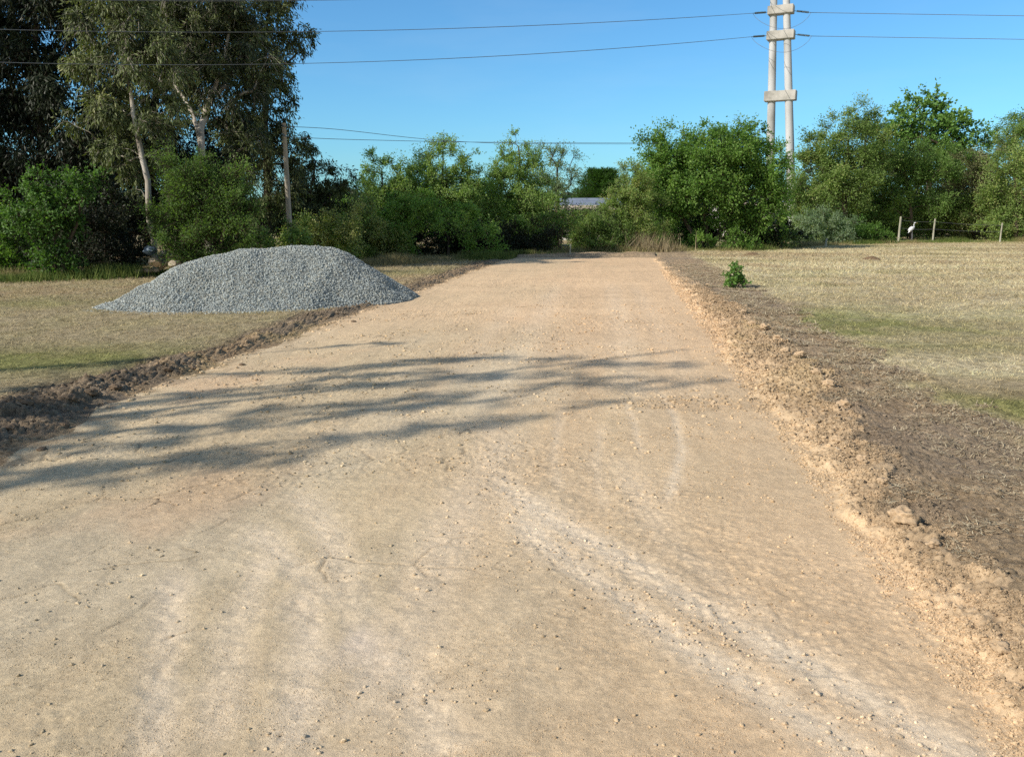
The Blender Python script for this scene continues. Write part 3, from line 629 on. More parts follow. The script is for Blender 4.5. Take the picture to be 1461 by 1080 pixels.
plant('eucalyptus_tree', 'lower grey-green eucalyptus sloping down right of the wooden pole', Y=33, stems=[[(438, 372), (440, 300), (450, 230)]],
      blobs=[(442, 245, 32, 34), (472, 262, 24, 26, .7), (428, 290, 34, 36), (470, 300, 34, 26), (490, 270, 12, 16, .5), (415, 325, 30, 30), (440, 210, 16, 14, .6)], tintb=.33, group=EG, **P_(bark='bark_dark'))
# two more trees of the row stand outside the frame: their shade lies over the dark stand and over the road
plant('shade_tree', 'tree left of the frame whose branch shadows streak across the road', Y=5.4, stems=[[(-1400, 700), (-1350, 300), (-1250, -200)]],
      blobs=[], leaf='euc', bark='bark_pale', cat='tree', lsize=(.16, .04)) if False else None
def world_plant(name, label, base, stems, blobs, **kw):
    """same as plant() but for a tree given in metres: converts to the (u, v, distance) form"""
    def uvY(p):
        x, y, z = p; X = x; dz = z-CAMH; fz = y*cp-dz*sp; up_ = y*sp+dz*cp
        return 730.5+F_*X/fz, 540-F_*up_/fz, y
    Y = base[1]; st = [[(*uvY(p)[:2], p[1]-Y) for p in s] for s in stems]; bl = []
    for (x, y, z, rx, rz, dn) in blobs:
        u, v, yy = uvY((x, y, z)); bl.append((u, v, rx*F_/yy, rz*F_/yy, dn, yy-Y))
    return plant(name, label, Y=Y, stems=st, blobs=bl, **kw)
def limbs():
    """hanging limbs of the tree behind the viewer's left shoulder, each shaped and placed to cast one wanted shadow streak on the road"""
    kx = math.sin(SUN_ROT)*-1/math.tan(SUN_EL); ky = -math.cos(SUN_ROT)/math.tan(SUN_EL); out = []
    for pts, wd in ((((0, 695), (180, 687)), .8), (((0, 672), (160, 664), (300, 652), (430, 648)), 1), (((120, 664), (250, 652), (400, 647), (525, 643)), .7), (((40, 640), (200, 634), (330, 622)), 1), \
            (((330, 640), (450, 630), (580, 612), (720, 592)), 1.1), (((130, 618), (300, 604), (460, 592), (640, 574), (760, 566)), 1.1), (((200, 588), (400, 580), (560, 570), (700, 556)), 1.0), (((60, 590), (200, 575), (330, 560)), 1.3), \
            (((260, 560), (420, 552), (600, 544), (760, 536)), 1.1), (((350, 532), (520, 522), (700, 508)), 1.0), (((640, 536), (760, 530), (880, 536), (1040, 541)), .9), (((780, 548), (900, 545), (1010, 546)), .6), \
            (((590, 514), (720, 507), (850, 510), (920, 516)), .8), (((860, 574), (915, 568)), .8), (((600, 606), (700, 601), (800, 584)), .8), (((840, 520), (1000, 516)), .5), (((0, 600), (90, 590), (200, 600)), 1.4), \
            (((0, 560), (120, 548), (260, 530)), 1.3), (((0, 530), (150, 520), (300, 508)), .9), (((480, 492), (600, 487)), .5), (((440, 540), (560, 532), (660, 524)), .9), (((0, 625), (110, 618)), 1.2)):
        G_ = [gnd(u, v) for u, v in pts]
        for a, b in zip(G_[:-1], G_[1:]):
            m = max(1, int(np.linalg.norm(b-a)/.30))
            for t in range(m):
                g = a+(b-a)*(t+R.random()*.6)/m; x0 = -13.0+R.normal(0, .25); z = (g[0]-x0)/kx; out.append((x0, g[1]-ky*z, z, (.12*wd), (.12*wd), R.uniform(.6, 1.1)))  # unseen clump set by tracing the wanted streak back towards the sun
    return out
world_plant('eucalyptus_tree', 'tree left of the picture whose branches streak the road with shade', (-13.4, .8),
            [[(-13.6, .8, 0), (-13.4, .8, 3), (-13.2, .8, 6), (-13.1, .9, 9), (-13, 1.1, 11.5)]], limbs(),
            tintb=.4, r0=.10, wob=.5, **P_(clump=.20, lai=3.0, droop=1.4, shoot=1.4, spr=.12, lsize=(.12, .036)))
world_plant('eucalyptus_tree', 'tall eucalyptus outside the picture left of the stand, shading it', (-25, 24), [[(-25, 24, 0), (-25, 24, 6), (-24.5, 24, 12)]],
            [(-25, 24, 7, 3.2, 2.8, 1), (-24, 24, 11, 3, 2.8, 1), (-25, 23.5, 15, 3, 2.6, 1), (-24, 25, 4, 2.6, 2.4, 1)], tintb=.3, r0=.3, **P_(leaf='dark', lsize=(.26, .09), lai=2.6, clump=.8))

B_ = dict(cat='bush', bark='bark_dark', lsize=(.085, .045), lai=3.2, droop=.15, clump=.36, up=.5, trunkname='stem')
def Q_(**k): d = dict(B_); d.update(k); return d
plant('leafy_bush', 'bright green leafy bush at the left edge, in front of the dark trees', Y=21.6, stems=[[(80, 398), (80, 330), (75, 280)], [(84, 398), (110, 320), (120, 270)], [(78, 398), (40, 330)]],
      blobs=[(50, 300, 40, 30), (95, 285, 40, 30), (125, 262, 22, 20, .7), (60, 345, 34, 26, .8), (82, 372, 42, 24), (50, 262, 14, 22, .6), (88, 318, 26, 30)], leaf='bright', tintb=.12, **Q_(lsize=(.09, .055)))
plant('leafy_bush', 'dark shaded bush between the bright leafy bush and the white eucalyptus trunk', Y=23.4, stems=[[(150, 396), (150, 330)]],
      blobs=[(150, 330, 42, 50), (185, 375, 26, 20), (170, 300, 26, 24, .6), (125, 370, 26, 22)], leaf='dark', tintb=.35, **Q_())
plant('leafy_bush', 'dark bush at the extreme left edge beside the bright leafy bush', Y=23, stems=[[(5, 400), (5, 330)]],
      blobs=[(5, 330, 36, 45), (15, 378, 32, 20), (-30, 350, 30, 40)], leaf='rich', tintb=.28, **Q_())
plant('tamarisk_bush', 'large rounded feathery green bush behind the gravel pile', Y=22.6, stems=[[(290, 385), (290, 330), (292, 260)], [(292, 385), (330, 310), (350, 280)], [(288, 385), (250, 320), (240, 280)]],
      blobs=[(290, 262, 50, 34), (258, 290, 34, 40), (300, 310, 58, 42), (335, 300, 30, 36), (265, 345, 44, 32), (320, 350, 46, 28), (230, 325, 16, 34, .7), (285, 238, 26, 14, .7)], leaf='mid', tintb=.16, **Q_(lsize=(.075, .024), up=.9, lai=3.0, shoot=1.5))
plant('shrub', 'low olive shrub at the foot of the wooden pole behind the gravel pile', Y=24.5, stems=[[(385, 385), (385, 355)]], blobs=[(375, 352, 34, 16), (415, 345, 26, 18), (340, 366, 28, 14)], leaf='olive', tintb=.30, **Q_())
plant('shrub', 'yellow-green shrub right of the wooden pole behind the heap crest', Y=28.5, stems=[[(455, 378), (455, 340)]], blobs=[(445, 330, 36, 20), (478, 340, 30, 26), (430, 350, 30, 20), (500, 325, 20, 24)], leaf='olive', tintb=0.75, **Q_())
plant('shrub', 'olive bush just right of the yellow-green shrub behind the right end of the gravel pile', Y=33, stems=[[(525, 380), (525, 340)]], blobs=[(520, 325, 30, 34), (545, 350, 30, 26), (510, 355, 30, 24), (500, 300, 16, 16, .6)], leaf='olive', tintb=0.70, **Q_())
T_ = dict(cat='tree', bark='bark_dark', lsize=(.10, .05), lai=2.9, droop=.15, clump=.42, up=.5)
def W_(**k): d = dict(T_); d.update(k); return d
plant('hedgerow_tree', 'small green tree with thin twiggy top, leftmost of the hedge row in the middle', Y=37, stems=[[(548, 378), (548, 320), (545, 250)]],
      blobs=[(545, 250, 24, 26, .55), (532, 235, 10, 20, .4), (560, 280, 34, 26, .9), (535, 295, 32, 30), (570, 235, 14, 16, .4)], leaf='mid', tintb=0.80, **W_())
plant('hedgerow_tree', 'broad green tree with a sparse wispy crown touched by the thin wires', Y=38.5, stems=[[(628, 375), (628, 300), (632, 220)]],
      blobs=[(635, 222, 32, 18, .45), (628, 250, 48, 24, .9), (600, 280, 48, 32), (655, 285, 40, 36), (600, 225, 14, 18, .35), (662, 222, 12, 14, .3), (625, 205, 14, 10, .35), (680, 265, 20, 24, .6)], leaf='mid', tintb=0.80, **W_())
plant('leafy_bush', 'bright-leaved bush with a dark hollow below the broad wispy tree', Y=34, stems=[[(585, 380), (585, 330)], [(640, 378), (640, 340)]],
      blobs=[(572, 315, 24, 34), (600, 300, 34, 22), (645, 312, 40, 24), (575, 355, 22, 22), (690, 335, 22, 30, .8)], leaf='rich', tintb=0.85, **Q_(lsize=(.10, .06)))
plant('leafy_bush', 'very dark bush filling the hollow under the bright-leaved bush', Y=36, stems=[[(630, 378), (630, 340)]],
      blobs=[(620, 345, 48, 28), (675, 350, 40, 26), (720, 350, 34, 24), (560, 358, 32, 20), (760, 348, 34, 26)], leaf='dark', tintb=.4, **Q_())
plant('hedgerow_tree', 'green tree with a narrow pointed top right of the broad wispy tree', Y=40, stems=[[(742, 372), (742, 300), (740, 210)]],
      blobs=[(738, 205, 12, 14, .6), (742, 235, 32, 22), (720, 245, 22, 22, .8), (735, 275, 48, 30), (710, 305, 38, 30), (765, 305, 34, 30), (735, 325, 40, 24), (685, 300, 24, 30, .7)], leaf='mid', tintb=0.75, **W_())
plant('hedgerow_tree', 'pale bluish-green loose tree behind the pointed tree, over the field shed', Y=45, stems=[[(795, 362), (795, 290), (795, 240)]],
      blobs=[(795, 235, 24, 24, .6), (805, 262, 18, 26, .55), (780, 270, 30, 22, .7), (790, 218, 20, 10, .4)], leaf='pale', tintb=.5, **W_(lai=2.2))
plant('thin_tree', 'slim reddish-stemmed young tree at the end of the road', Y=36.5, stems=[[(797, 368), (797, 335), (795, 310)], [(800, 368), (801, 340), (806, 312)]],
      blobs=[(795, 308, 22, 16, .8), (812, 322, 16, 14, .7), (775, 330, 20, 22, .7), (765, 358, 26, 12)], leaf='mid', tintb=.4, **W_(bark='bark_red', lai=2.4))
plant('dry_shrub', 'olive and dry brown shrub behind the end of the road', Y=38.5, stems=[[(850, 362), (850, 330)], [(830, 362), (826, 330)]],
      blobs=[(830, 330, 24, 26, .9), (858, 325, 26, 28, .9), (880, 340, 24, 22, .9), (845, 350, 34, 12, .9)], leaf='olive', tintb=.30, **Q_(lsize=(.1, .04)))
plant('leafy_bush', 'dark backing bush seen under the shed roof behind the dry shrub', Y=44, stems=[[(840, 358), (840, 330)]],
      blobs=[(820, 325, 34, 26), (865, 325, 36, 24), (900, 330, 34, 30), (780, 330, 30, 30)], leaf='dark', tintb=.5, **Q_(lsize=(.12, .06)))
plant('feathery_bush', 'light yellow-green feathery bush left of the big dark round bush', Y=39.5, stems=[[(912, 362), (908, 320), (900, 280)], [(916, 362), (925, 320)]],
      blobs=[(900, 275, 26, 30), (918, 300, 30, 30), (885, 305, 24, 26, .8), (925, 335, 30, 20, .8), (895, 340, 28, 18, .7)], leaf='olive', tintb=.5, **Q_(lsize=(.11, .035), up=.9))
plant('round_bush', 'big dense dark green round bush in front of the concrete pylon', Y=42, stems=[[(1010, 358), (1005, 310), (1000, 240)], [(1012, 358), (1045, 300), (1060, 240)], [(1006, 358), (965, 300), (950, 240)]],
      blobs=[(1010, 225, 60, 34), (950, 225, 34, 30), (1060, 225, 44, 38), (1000, 270, 72, 34), (1080, 270, 44, 36), (935, 262, 32, 34), (1095, 235, 24, 34), (925, 200, 14, 14, .6), (1050, 196, 34, 16, .7), (985, 192, 36, 14, .6), (950, 300, 26, 26), (1110, 300, 16, 30, .7), (1072, 312, 40, 16, .7), (1010, 250, 70, 55, .9), (960, 255, 50, 50, .8), (1065, 265, 55, 55, .8), (905, 250, 14, 20, .6), (1115, 235, 16, 26, .8), (1022, 308, 34, 22, .9), (1050, 296, 26, 22, .8)], leaf='rich', tintb=.50, **Q_(lsize=(.13, .075), clump=.5, lai=3.0))
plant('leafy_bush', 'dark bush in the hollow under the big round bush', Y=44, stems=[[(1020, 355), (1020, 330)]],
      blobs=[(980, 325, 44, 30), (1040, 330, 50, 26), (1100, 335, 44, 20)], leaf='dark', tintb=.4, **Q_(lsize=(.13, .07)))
plant('shrub', 'small green shrub at the foot of the big round bush, left side', Y=40.5, stems=[[(1000, 360), (1000, 345)]], blobs=[(1000, 345, 18, 14), (985, 352, 16, 8)], leaf='rich', tintb=.6, **Q_(lsize=(.1, .06)))
plant('shrub', 'small green shrub at the foot of the big round bush, right side', Y=41, stems=[[(1045, 358), (1045, 345)]], blobs=[(1045, 342, 14, 14), (1065, 350, 18, 7)], leaf='rich', tintb=.55, **Q_(lsize=(.1, .06)))
K_ = W_(lsize=(.15, .07), clump=.6, lai=2.9)
plant('thicket_tree', 'brownish green broad tree immediately right of the pylon', Y=56.0, stems=[[(1205, 350), (1205, 290), (1210, 200)]],
      blobs=[(1195, 215, 42, 36), (1165, 250, 34, 36), (1225, 190, 34, 22, .8), (1200, 270, 50, 34), (1250, 230, 34, 36), (1215, 165, 34, 12, .4), (1165, 200, 18, 24, .6), (1155, 290, 26, 30)], leaf='olive', tintb=.34, **K_)
plant('thicket_shrub', 'greyish shrub with whitish flowering heads at the foot of the thicket beside the pylon', Y=50.5, stems=[[(1175, 352), (1175, 330)]],
      blobs=[(1165, 322, 30, 22, .9), (1200, 330, 30, 18), (1150, 340, 24, 10)], leaf='pale', tintb=.45, **Q_(lsize=(.12, .06)))
plant('thicket_shrub', 'dark blue-green shrub at the field edge left of the wooden fence posts', Y=52.0, stems=[[(1228, 350), (1228, 335)]],
      blobs=[(1225, 332, 28, 16), (1255, 338, 20, 10), (1205, 338, 20, 10)], leaf='rich', tintb=.30, **Q_(lsize=(.12, .06)))
plant('broadleaf_tree', 'tall open-crowned tree with big bright green leaves right of the thicket', Y=63.0, stems=[[(1325, 345), (1325, 250), (1330, 170)]],
      blobs=[(1300, 160, 24, 20, .6), (1325, 150, 20, 16, .55), (1350, 165, 26, 22, .6), (1330, 195, 48, 24, .8), (1375, 185, 20, 20, .5), (1290, 190, 22, 22, .7), (1340, 140, 10, 8, .5), (1325, 182, 44, 30, .8), (1275, 185, 20, 20, .7), (1385, 205, 26, 22, .8), (1355, 205, 30, 20)], leaf='bright', tintb=.5, **W_(lsize=(.26, .17), clump=.55, lai=2.8, bark='bark_dark'))
plant('thicket_tree', 'olive tree with flat sunlit boughs and a bare pale branch, behind the fence posts', Y=58.0, stems=[[(1300, 346), (1298, 290), (1290, 230)]],
      blobs=[(1290, 235, 44, 30), (1335, 235, 48, 18), (1262, 265, 34, 30, .8), (1325, 275, 44, 26, .8), (1240, 300, 30, 24, .8)], leaf='mid', tintb=.36, **K_)
plant('thicket_shrub', 'tangled brown and green undergrowth around the wooden fence posts', Y=59.5, stems=[[(1295, 345), (1295, 325)]],
      blobs=[(1270, 315, 34, 24), (1310, 310, 34, 26), (1350, 312, 34, 28), (1235, 325, 28, 18)], leaf='olive', tintb=.22, **Q_(lsize=(.15, .06), clump=.5))
plant('thicket_tree', 'dull grey-brown thorny tree between the flat-boughed tree and the right edge', Y=60.0, stems=[[(1390, 345), (1390, 290), (1392, 230)]],
      blobs=[(1388, 235, 38, 26, .8), (1370, 270, 40, 28, .8), (1405, 280, 34, 30, .8), (1380, 315, 40, 24, .8)], leaf='dry', tintb=.22, **K_)
plant('thicket_tree', 'rounded yellow-olive tree at the right edge of the picture', Y=56.0, stems=[[(1450, 343), (1450, 280), (1450, 230)]],
      blobs=[(1452, 235, 34, 42), (1440, 285, 36, 34), (1480, 260, 40, 50), (1425, 318, 26, 18, .8), (1460, 325, 36, 16)], leaf='olive', tintb=.42, **K_)
plant('thicket_tree', 'green treetop showing above the yellow-olive tree at the right edge', Y=64.0, stems=[[(1450, 342), (1450, 250), (1445, 180)]],
      blobs=[(1448, 175, 22, 18, .6), (1405, 205, 26, 12, .4), (1430, 195, 20, 14, .6), (1470, 200, 30, 40, .8)], leaf='mid', tintb=.5, **K_)
plant('thicket_tree', 'dark tree backing the thicket right of the pylon', Y=67.0, stems=[[(1260, 342), (1260, 280), (1260, 220)]],
      blobs=[(1180, 270, 50, 50, .9), (1270, 230, 60, 50, .9), (1350, 260, 60, 50, .9), (1420, 270, 50, 50, .9), (1300, 310, 80, 30, .9), (1190, 315, 50, 26, .9), (1400, 315, 60, 26, .9)], leaf='dark', tintb=.7, **W_(lsize=(.24, .12), clump=.8, lai=3.2))
plant('hedgerow_tree', 'dark tree backing the middle hedge row', Y=45, stems=[[(640, 365), (640, 300)]],
      blobs=[(560, 310, 44, 40, .9), (640, 300, 54, 44, .9), (710, 310, 44, 40, .9), (500, 330, 44, 34, .9), (450, 320, 40, 40, .9), (760, 315, 30, 36, .9)], leaf='rich', tintb=.6, **W_(lsize=(.16, .08), clump=.6, lai=3.2))
for (u, v, Y, ru, rv, lf, lb) in ((1160, 325, 56, 34, 26, 'olive', 'olive undergrowth bush just right of the pylon foot'), (1235, 310, 59, 40, 34, 'mid', 'green undergrowth bush behind the dark blue-green shrub'),
        (1345, 305, 61, 44, 32, 'olive', 'yellow-green undergrowth bush behind the slim grey fence post'), (1410, 312, 61, 40, 28, 'dry', 'brownish undergrowth bush under the thorny tree'), (1462, 315, 57, 36, 26, 'olive', 'low olive bush at the right edge of the picture'),
        (545, 350, 34.5, 34, 24, 'mid', 'green bush under the small twiggy tree left of the hedge row'), (735, 345, 37, 44, 24, 'mid', 'green bush under the pointed tree by the road end'), (460, 350, 30, 36, 22, 'mid', 'green bush behind the crest of the gravel pile'),
        (960, 340, 43, 34, 18, 'rich', 'low green bush under the left side of the big round bush'), (1090, 340, 44, 40, 16, 'olive', 'low olive bush under the right side of the big round bush')):
    plant('undergrowth_bush', lb, Y=Y, stems=[[(u, v+rv, 0), (u, v, 0)]], blobs=[(u, v, ru, rv), (u-ru*.7, v+rv*.3, ru*.6, rv*.7), (u+ru*.7, v+rv*.3, ru*.6, rv*.7)], leaf=lf, tintb=.36, **Q_(lsize=(.13, .06), clump=.45))
wn = 90000; wx = R.uniform(-75, 75, wn); wy = 82+R.normal(0, 2.0, wn); wh = 2.2+2.6*fbm(wx, wx*0, 5, 4, 2); wz = R.random(wn)**.8*wh
V, Fq = leaves(np.column_stack((wx, wy, wz)), rnd_dir(wn), .5, .28, .1)
tag(mkobj('distant_woodland', V, [Fq], L['dark'], attrs={'tint': np.repeat(np.clip(R.normal(.7, .2, wn), 0, 1), 4)}), 'distant dark woodland closing the horizon behind the hedges', 'woodland', kind='stuff')
# sapling in the soil strip
plant('sapling', 'small bright green sapling standing alone in the soil strip right of the road', Y=float(gnd(1046, 413)[1]), stems=[[(1044, 413), (1047, 398), (1049, 383)], [(1045, 413), (1058, 402), (1066, 400)]],
      blobs=[(1048, 389, 11, 9, .9), (1042, 399, 10, 8, .8), (1055, 397, 11, 6, .7), (1058, 402, 9, 5, .7), (1048, 382, 5, 4), (1041, 409, 7, 4, .7)], leaf='bright', tintb=.5, cat='sapling', bark='bark_dark', lsize=(.07, .035), lai=5, clump=.14, up=.7, r0=.012, trunkname='stem', droop=.2)
# conifer behind the shed
c0 = at(858, 300, 66); cr = empty('conifer_tree', (c0[0], c0[1], 0), 'dark flat-topped conifer rising behind the blue-grey shed roof', 'conifer')
tb = Tubes(); top = at(858, 245, 66)[2]; tb.add([(0, 0, -.1), (0, 0, top*.5), (.1, 0, top*.97)], [.3, .22, .05], 8); PV = []; PD = []
for lv in range(15):
    z = top*(.42+.56*lv/14); L_ = 2.6*(1-.62*(lv/14)**1.5)
    for b in range(11):
        a = b*2*math.pi/11+lv*.7+R.normal(0, .15); l = L_*R.uniform(.7, 1.1); e = np.array((math.cos(a)*l, math.sin(a)*l, z+l*.22)); s0 = np.array((0, 0, z)); tb.add([s0, (s0+e)/2+np.array((0, 0, .05)), e], [.05, .035, .01], 4, cap=False)
        n_ = 130; t = R.random(n_)**.7; p = s0+(e-s0)*t[:, None]+R.normal(0, 1, (n_, 3))*np.array((.16, .16, .07))*(1-.3*t[:, None])*1.3; PV.append(p); PD.append(np.tile((math.cos(a), math.sin(a), .5), (n_, 1))+rnd_dir(n_)*.8)
tb.build('trunk', M['bark_dark'], cr); V, Fq = leaves(np.concatenate(PV), np.concatenate(PD), .24, .05, 0)
mkobj('crown', V, [Fq], L['rich'], cr, attrs={'tint': np.repeat(R.uniform(.0, .35, len(V)//4), 4)})
print('plants', time.time()-t00)

# ------------------------------------------------------------------ grasses and weeds (stuff)
def blades(x, y, h, lean, wd, zb, colr, name, label, mat):
    n = len(x); P = np.column_stack((x, y, zb)); a = R.uniform(0, 2*math.pi, n); dx = np.column_stack((np.cos(a), np.sin(a), np.zeros(n)))
    tip = P+np.column_stack((R.normal(0, 1, (n, 2))*(lean*h)[:, None], h)); b = R.uniform(0, 2*math.pi, n); W = np.column_stack((np.cos(b), np.sin(b), np.zeros(n)))*(wd/2)[:, None]
    V = np.stack((P-W, P+W, tip), 1).reshape(-1, 3)
    return mkobj(name, V, [np.arange(n*3).reshape(n, 3)], mat, col=np.repeat(np.clip(colr, .01, .8), 3, 0))
def grassmat(name):
    m, n, b = newmat(name); a = N(n, 'ShaderNodeAttribute', attribute_name='col'); n.links.new(a.outputs['Color'], b.inputs['Base Color']); b.inputs['Roughness'].default_value = .7; b.inputs['Specular IOR Level'].default_value = .2
    tr = N(n, 'ShaderNodeBsdfTranslucent'); n.links.new(a.outputs['Color'], tr.inputs[0]); mx = N(n, 'ShaderNodeMixShader'); mx.inputs[0].default_value = .3
    n.links.new(b.outputs[0], mx.inputs[1]); n.links.new(tr.outputs[0], mx.inputs[2]); n.links.new(mx.outputs[0], n.nodes['Material Output'].inputs[0]); return m
M['grass'] = grassmat('grass_blades')
n = 520000; y = 3.2+R.random(n)**1.6*52; x = R.uniform(-1, 1, n)*(y*.66+1.2)
h, c, z = hz(x, y); inheap = heap(x, y) > -.05
patch = fbm(x, y, .16, 3, 5)
k = (z == 0) & ~inheap & (patch > .38+.12*R.random(n)); x, y, h, c = x[k], y[k], h[k], c[k]; n = len(x)
gsz = np.clip(y/9, .9, 3.2)
hh = R.uniform(.012, .040, n)*gsz**.7; cc = c*R.uniform(.75, 1.45, (n, 1)); cc = lerp(cc, np.array((.62, .52, .30)), (R.random((n, 1)) > .85)*.4)
tag(blades(x, y, hh, np.full(n, 1.1), R.uniform(.005, .011, n)*gsz, h-.002, cc, 'mown_grass', '', M['grass']), 'short mown dry grass covering the fields either side of the road', 'grass', kind='stuff')
# straw and clippings lying on the brown soil strip
n = 60000; y = 2.6+R.random(n)**1.5*26; s = R.uniform(3.0, 4.9, n); x = s*1.0084-1.57+.13*y; h, c, z = hz(x, y)
k = (z == 1) & (fbm(x, y, .30, 3, 2)+.10*(s-3.9) > .42+.16*R.random(n)); x, y, h = x[k], y[k], h[k]; n = len(x); a = R.uniform(0, math.pi*2, n); l = R.uniform(.018, .07, n)*np.clip(y/6, .8, 2)
P = np.column_stack((x, y, h+.012)); d = np.column_stack((np.cos(a)*l, np.sin(a)*l, R.uniform(-.02, .35, n)*l)); W = np.column_stack((-np.sin(a), np.cos(a), np.zeros(n)))*(.0028*np.clip(y/5, 1, 2.4))[:, None]
V = np.stack((P-W, P+W, P+d+W*.4, P+d-W*.4), 1).reshape(-1, 3); cc = lerp(np.array((.34, .26, .15)), np.array((.80, .69, .47)), R.random((n, 1)))
tag(mkobj('straw', V, [np.arange(n*4).reshape(n, 4)], M['grass'], col=np.repeat(cc, 4, 0)), 'dry straw bits strewn on the brown soil strip right of the road', 'straw', kind='stuff')
# taller grass and weeds along the foot of the hedge
HL = [(-60, 402, 21), (60, 400, 21.2), (200, 392, 22.5), (350, 380, 26), (560, 378, 28.3), (690, 371, 31.5), (770, 366, 35), (860, 362, 37.5), (960, 358, 39), (1100, 354, 42), (1180, 350, 48), (1250, 346, 51.5), (1461, 343.5, 54.5), (1560, 341, 60)]
HP = np.array([[at(u, v, Y)[0], Y] for u, v, Y in HL])
n = 90000; i = R.random(n)**1.0*(len(HP)-1); j = i.astype(int); t = (i-j)[:, None]; q = HP[j]*(1-t)+HP[j+1]*t
q[:, 1] += R.normal(.35, .55, n); x, y = q.T; h, c, z = hz(x, y); tall = fbm(x, y, 1.6, 3, 4)
hh = R.uniform(.06, .42, n)*sst(.25, .75, tall)+.04; gr = R.random((n, 1)); cc = lerp(np.array((.07, .13, .025)), np.array((.22, .26, .07)), gr)
dry = sst(.5, .7, fbm(x, y, 3.5, 3, 1))[:, None]*.7; s = rc(x, y); dry = np.maximum(dry, (sst(-3.2, -1, s)*sst(5.5, 4, s))[:, None]*.9*sst(.3, .6, R.random((n, 1)))); cc = lerp(cc, np.array((.40, .31, .17)), dry)
hh = np.where((s > -3) & (s < 4.2), hh*.9, hh); ok = ~((s > -2.6) & (s < 2.8) & (y < YEND+.5)) & (heap(x, y) < -.05)
k = ok; tag(blades(x[k], y[k], hh[k], np.full(k.sum(), .35), R.uniform(.012, .03, k.sum()), h[k]-.01, cc[k], 'tall_grass', '', M['grass']), 'taller green and dry grass along the foot of the hedge', 'grass', kind='stuff')
# reed clump: dry upright stalks at the right corner of the road end
rr = at(925, 362, 38.2); n = 800
x = rr[0]+R.normal(0, .75, n); y = rr[1]+R.normal(0, .4, n); hh = R.uniform(.2, 1.05, n); cc = lerp(np.array((.22, .17, .09)), np.array((.50, .42, .27)), R.random((n, 1)))
o = blades(x-rr[0], y-rr[1], hh, np.full(n, .38), R.uniform(.015, .035, n), np.zeros(n), cc, 'dry_reeds', '', M['grass']); o.location = (rr[0], rr[1], 0)
tag(o, 'clump of dry straw-coloured reeds beside the far right corner of the road', 'reeds')
rr = at(1168, 352, 45); n = 500; x = R.normal(0, .8, n); y = R.normal(0, .4, n); hh = R.uniform(.2, .8, n); cc = np.tile((.22, .27, .12), (n, 1))*R.uniform(.6, 1.3, (n, 1))

# ------------------------------------------------------------------ pylon
PY = 62.0; A0 = at(1113, 335, PY); pyl = empty('power_pylon', (A0[0], A0[1], 0), 'tall twin-pole concrete pylon with pale crossbeams above the round bush', 'pylon')
ang = math.radians(-26); ca, sa = math.cos(ang), math.sin(ang)
def loc(u, v):                                                     # point in the pylon's own plane
    p = at(u, v, PY); dx = (p[0]-A0[0])/ca; k = (1.0+0*dx); X = A0[0]+dx*ca; Yy = PY+dx*sa; q = at(u, v, Yy); return np.array((q[0]-A0[0], Yy-A0[1], q[2]))
for lu in ((1097.5, 1099.5, 1104, 1110.5), (1130.5, 1127, 1122, 1115.5)):
    vv = (338, 205, 0, -290); P = [loc(u, v) for u, v in zip(lu, vv)]; P[0][2] = -.2
    Q = []; rr = []
    for a, b, ra, rb in zip(P[:-1], P[1:], (.315, .29, .24), (.29, .24, .16)):
        for t in np.linspace(0, 1, 8, endpoint=False): Q.append(a+(b-a)*t); rr.append(ra+(rb-ra)*t)
    tb = Tubes(); tb.add(Q+[P[-1]], rr+[.16], 20); tb.build('pole', M['concrete'], pyl)
beams = []
for (ul, ur, v, hpx) in ((1091.5, 1136, 138, 14), (1095, 1133.5, 51.5, 12), (1096.5, 1132.5, 15.5, 11.5), (1099, 1129, -60, 10), (1102, 1126, -150, 9)):
    a, b = loc(ul, v), loc(ur, v-1); c = (a+b)/2; ln = math.hypot(b[0]-a[0], b[1]-a[1])
    o = box('crossbeam', (ln, .80, (hpx-.8)*PY/F_), c, M['beamconcrete'], pyl, rot=(0, 0, ang), bev=.025); beams.append((a, b))
def insul(p, q, parent):
    """string of discs between p and q (local)"""
    p = np.array(p); q = np.array(q); n = 9; P = []; r = []
    for i in range(n):
        f0 = .18+.72*i/n
        for df, rr in ((0, .02), (.01, .075), (.035, .06), (.05, .02)): P.append(p+(q-p)*(f0+df)); r.append(rr)
    tb = Tubes(); tb.add([p]+P+[q], [.02]+r+[.02], 8); return tb.build('insulator', M['glassy'], parent)
def parab(u0, v0, k, um): return lambda u: v0-k*(u-um)**2
def spanpts(fn, us, Y0, Y1, u0, u1):
    return [at(u, fn(u), Y0+(Y1-Y0)*(u-u0)/(u1-u0)) for u in us]
TOPS = [(-27, 1099, 1128, 'topmost'), (18, 1096, 1133, 'second'), (51.5, 1094, 1134, 'third')]
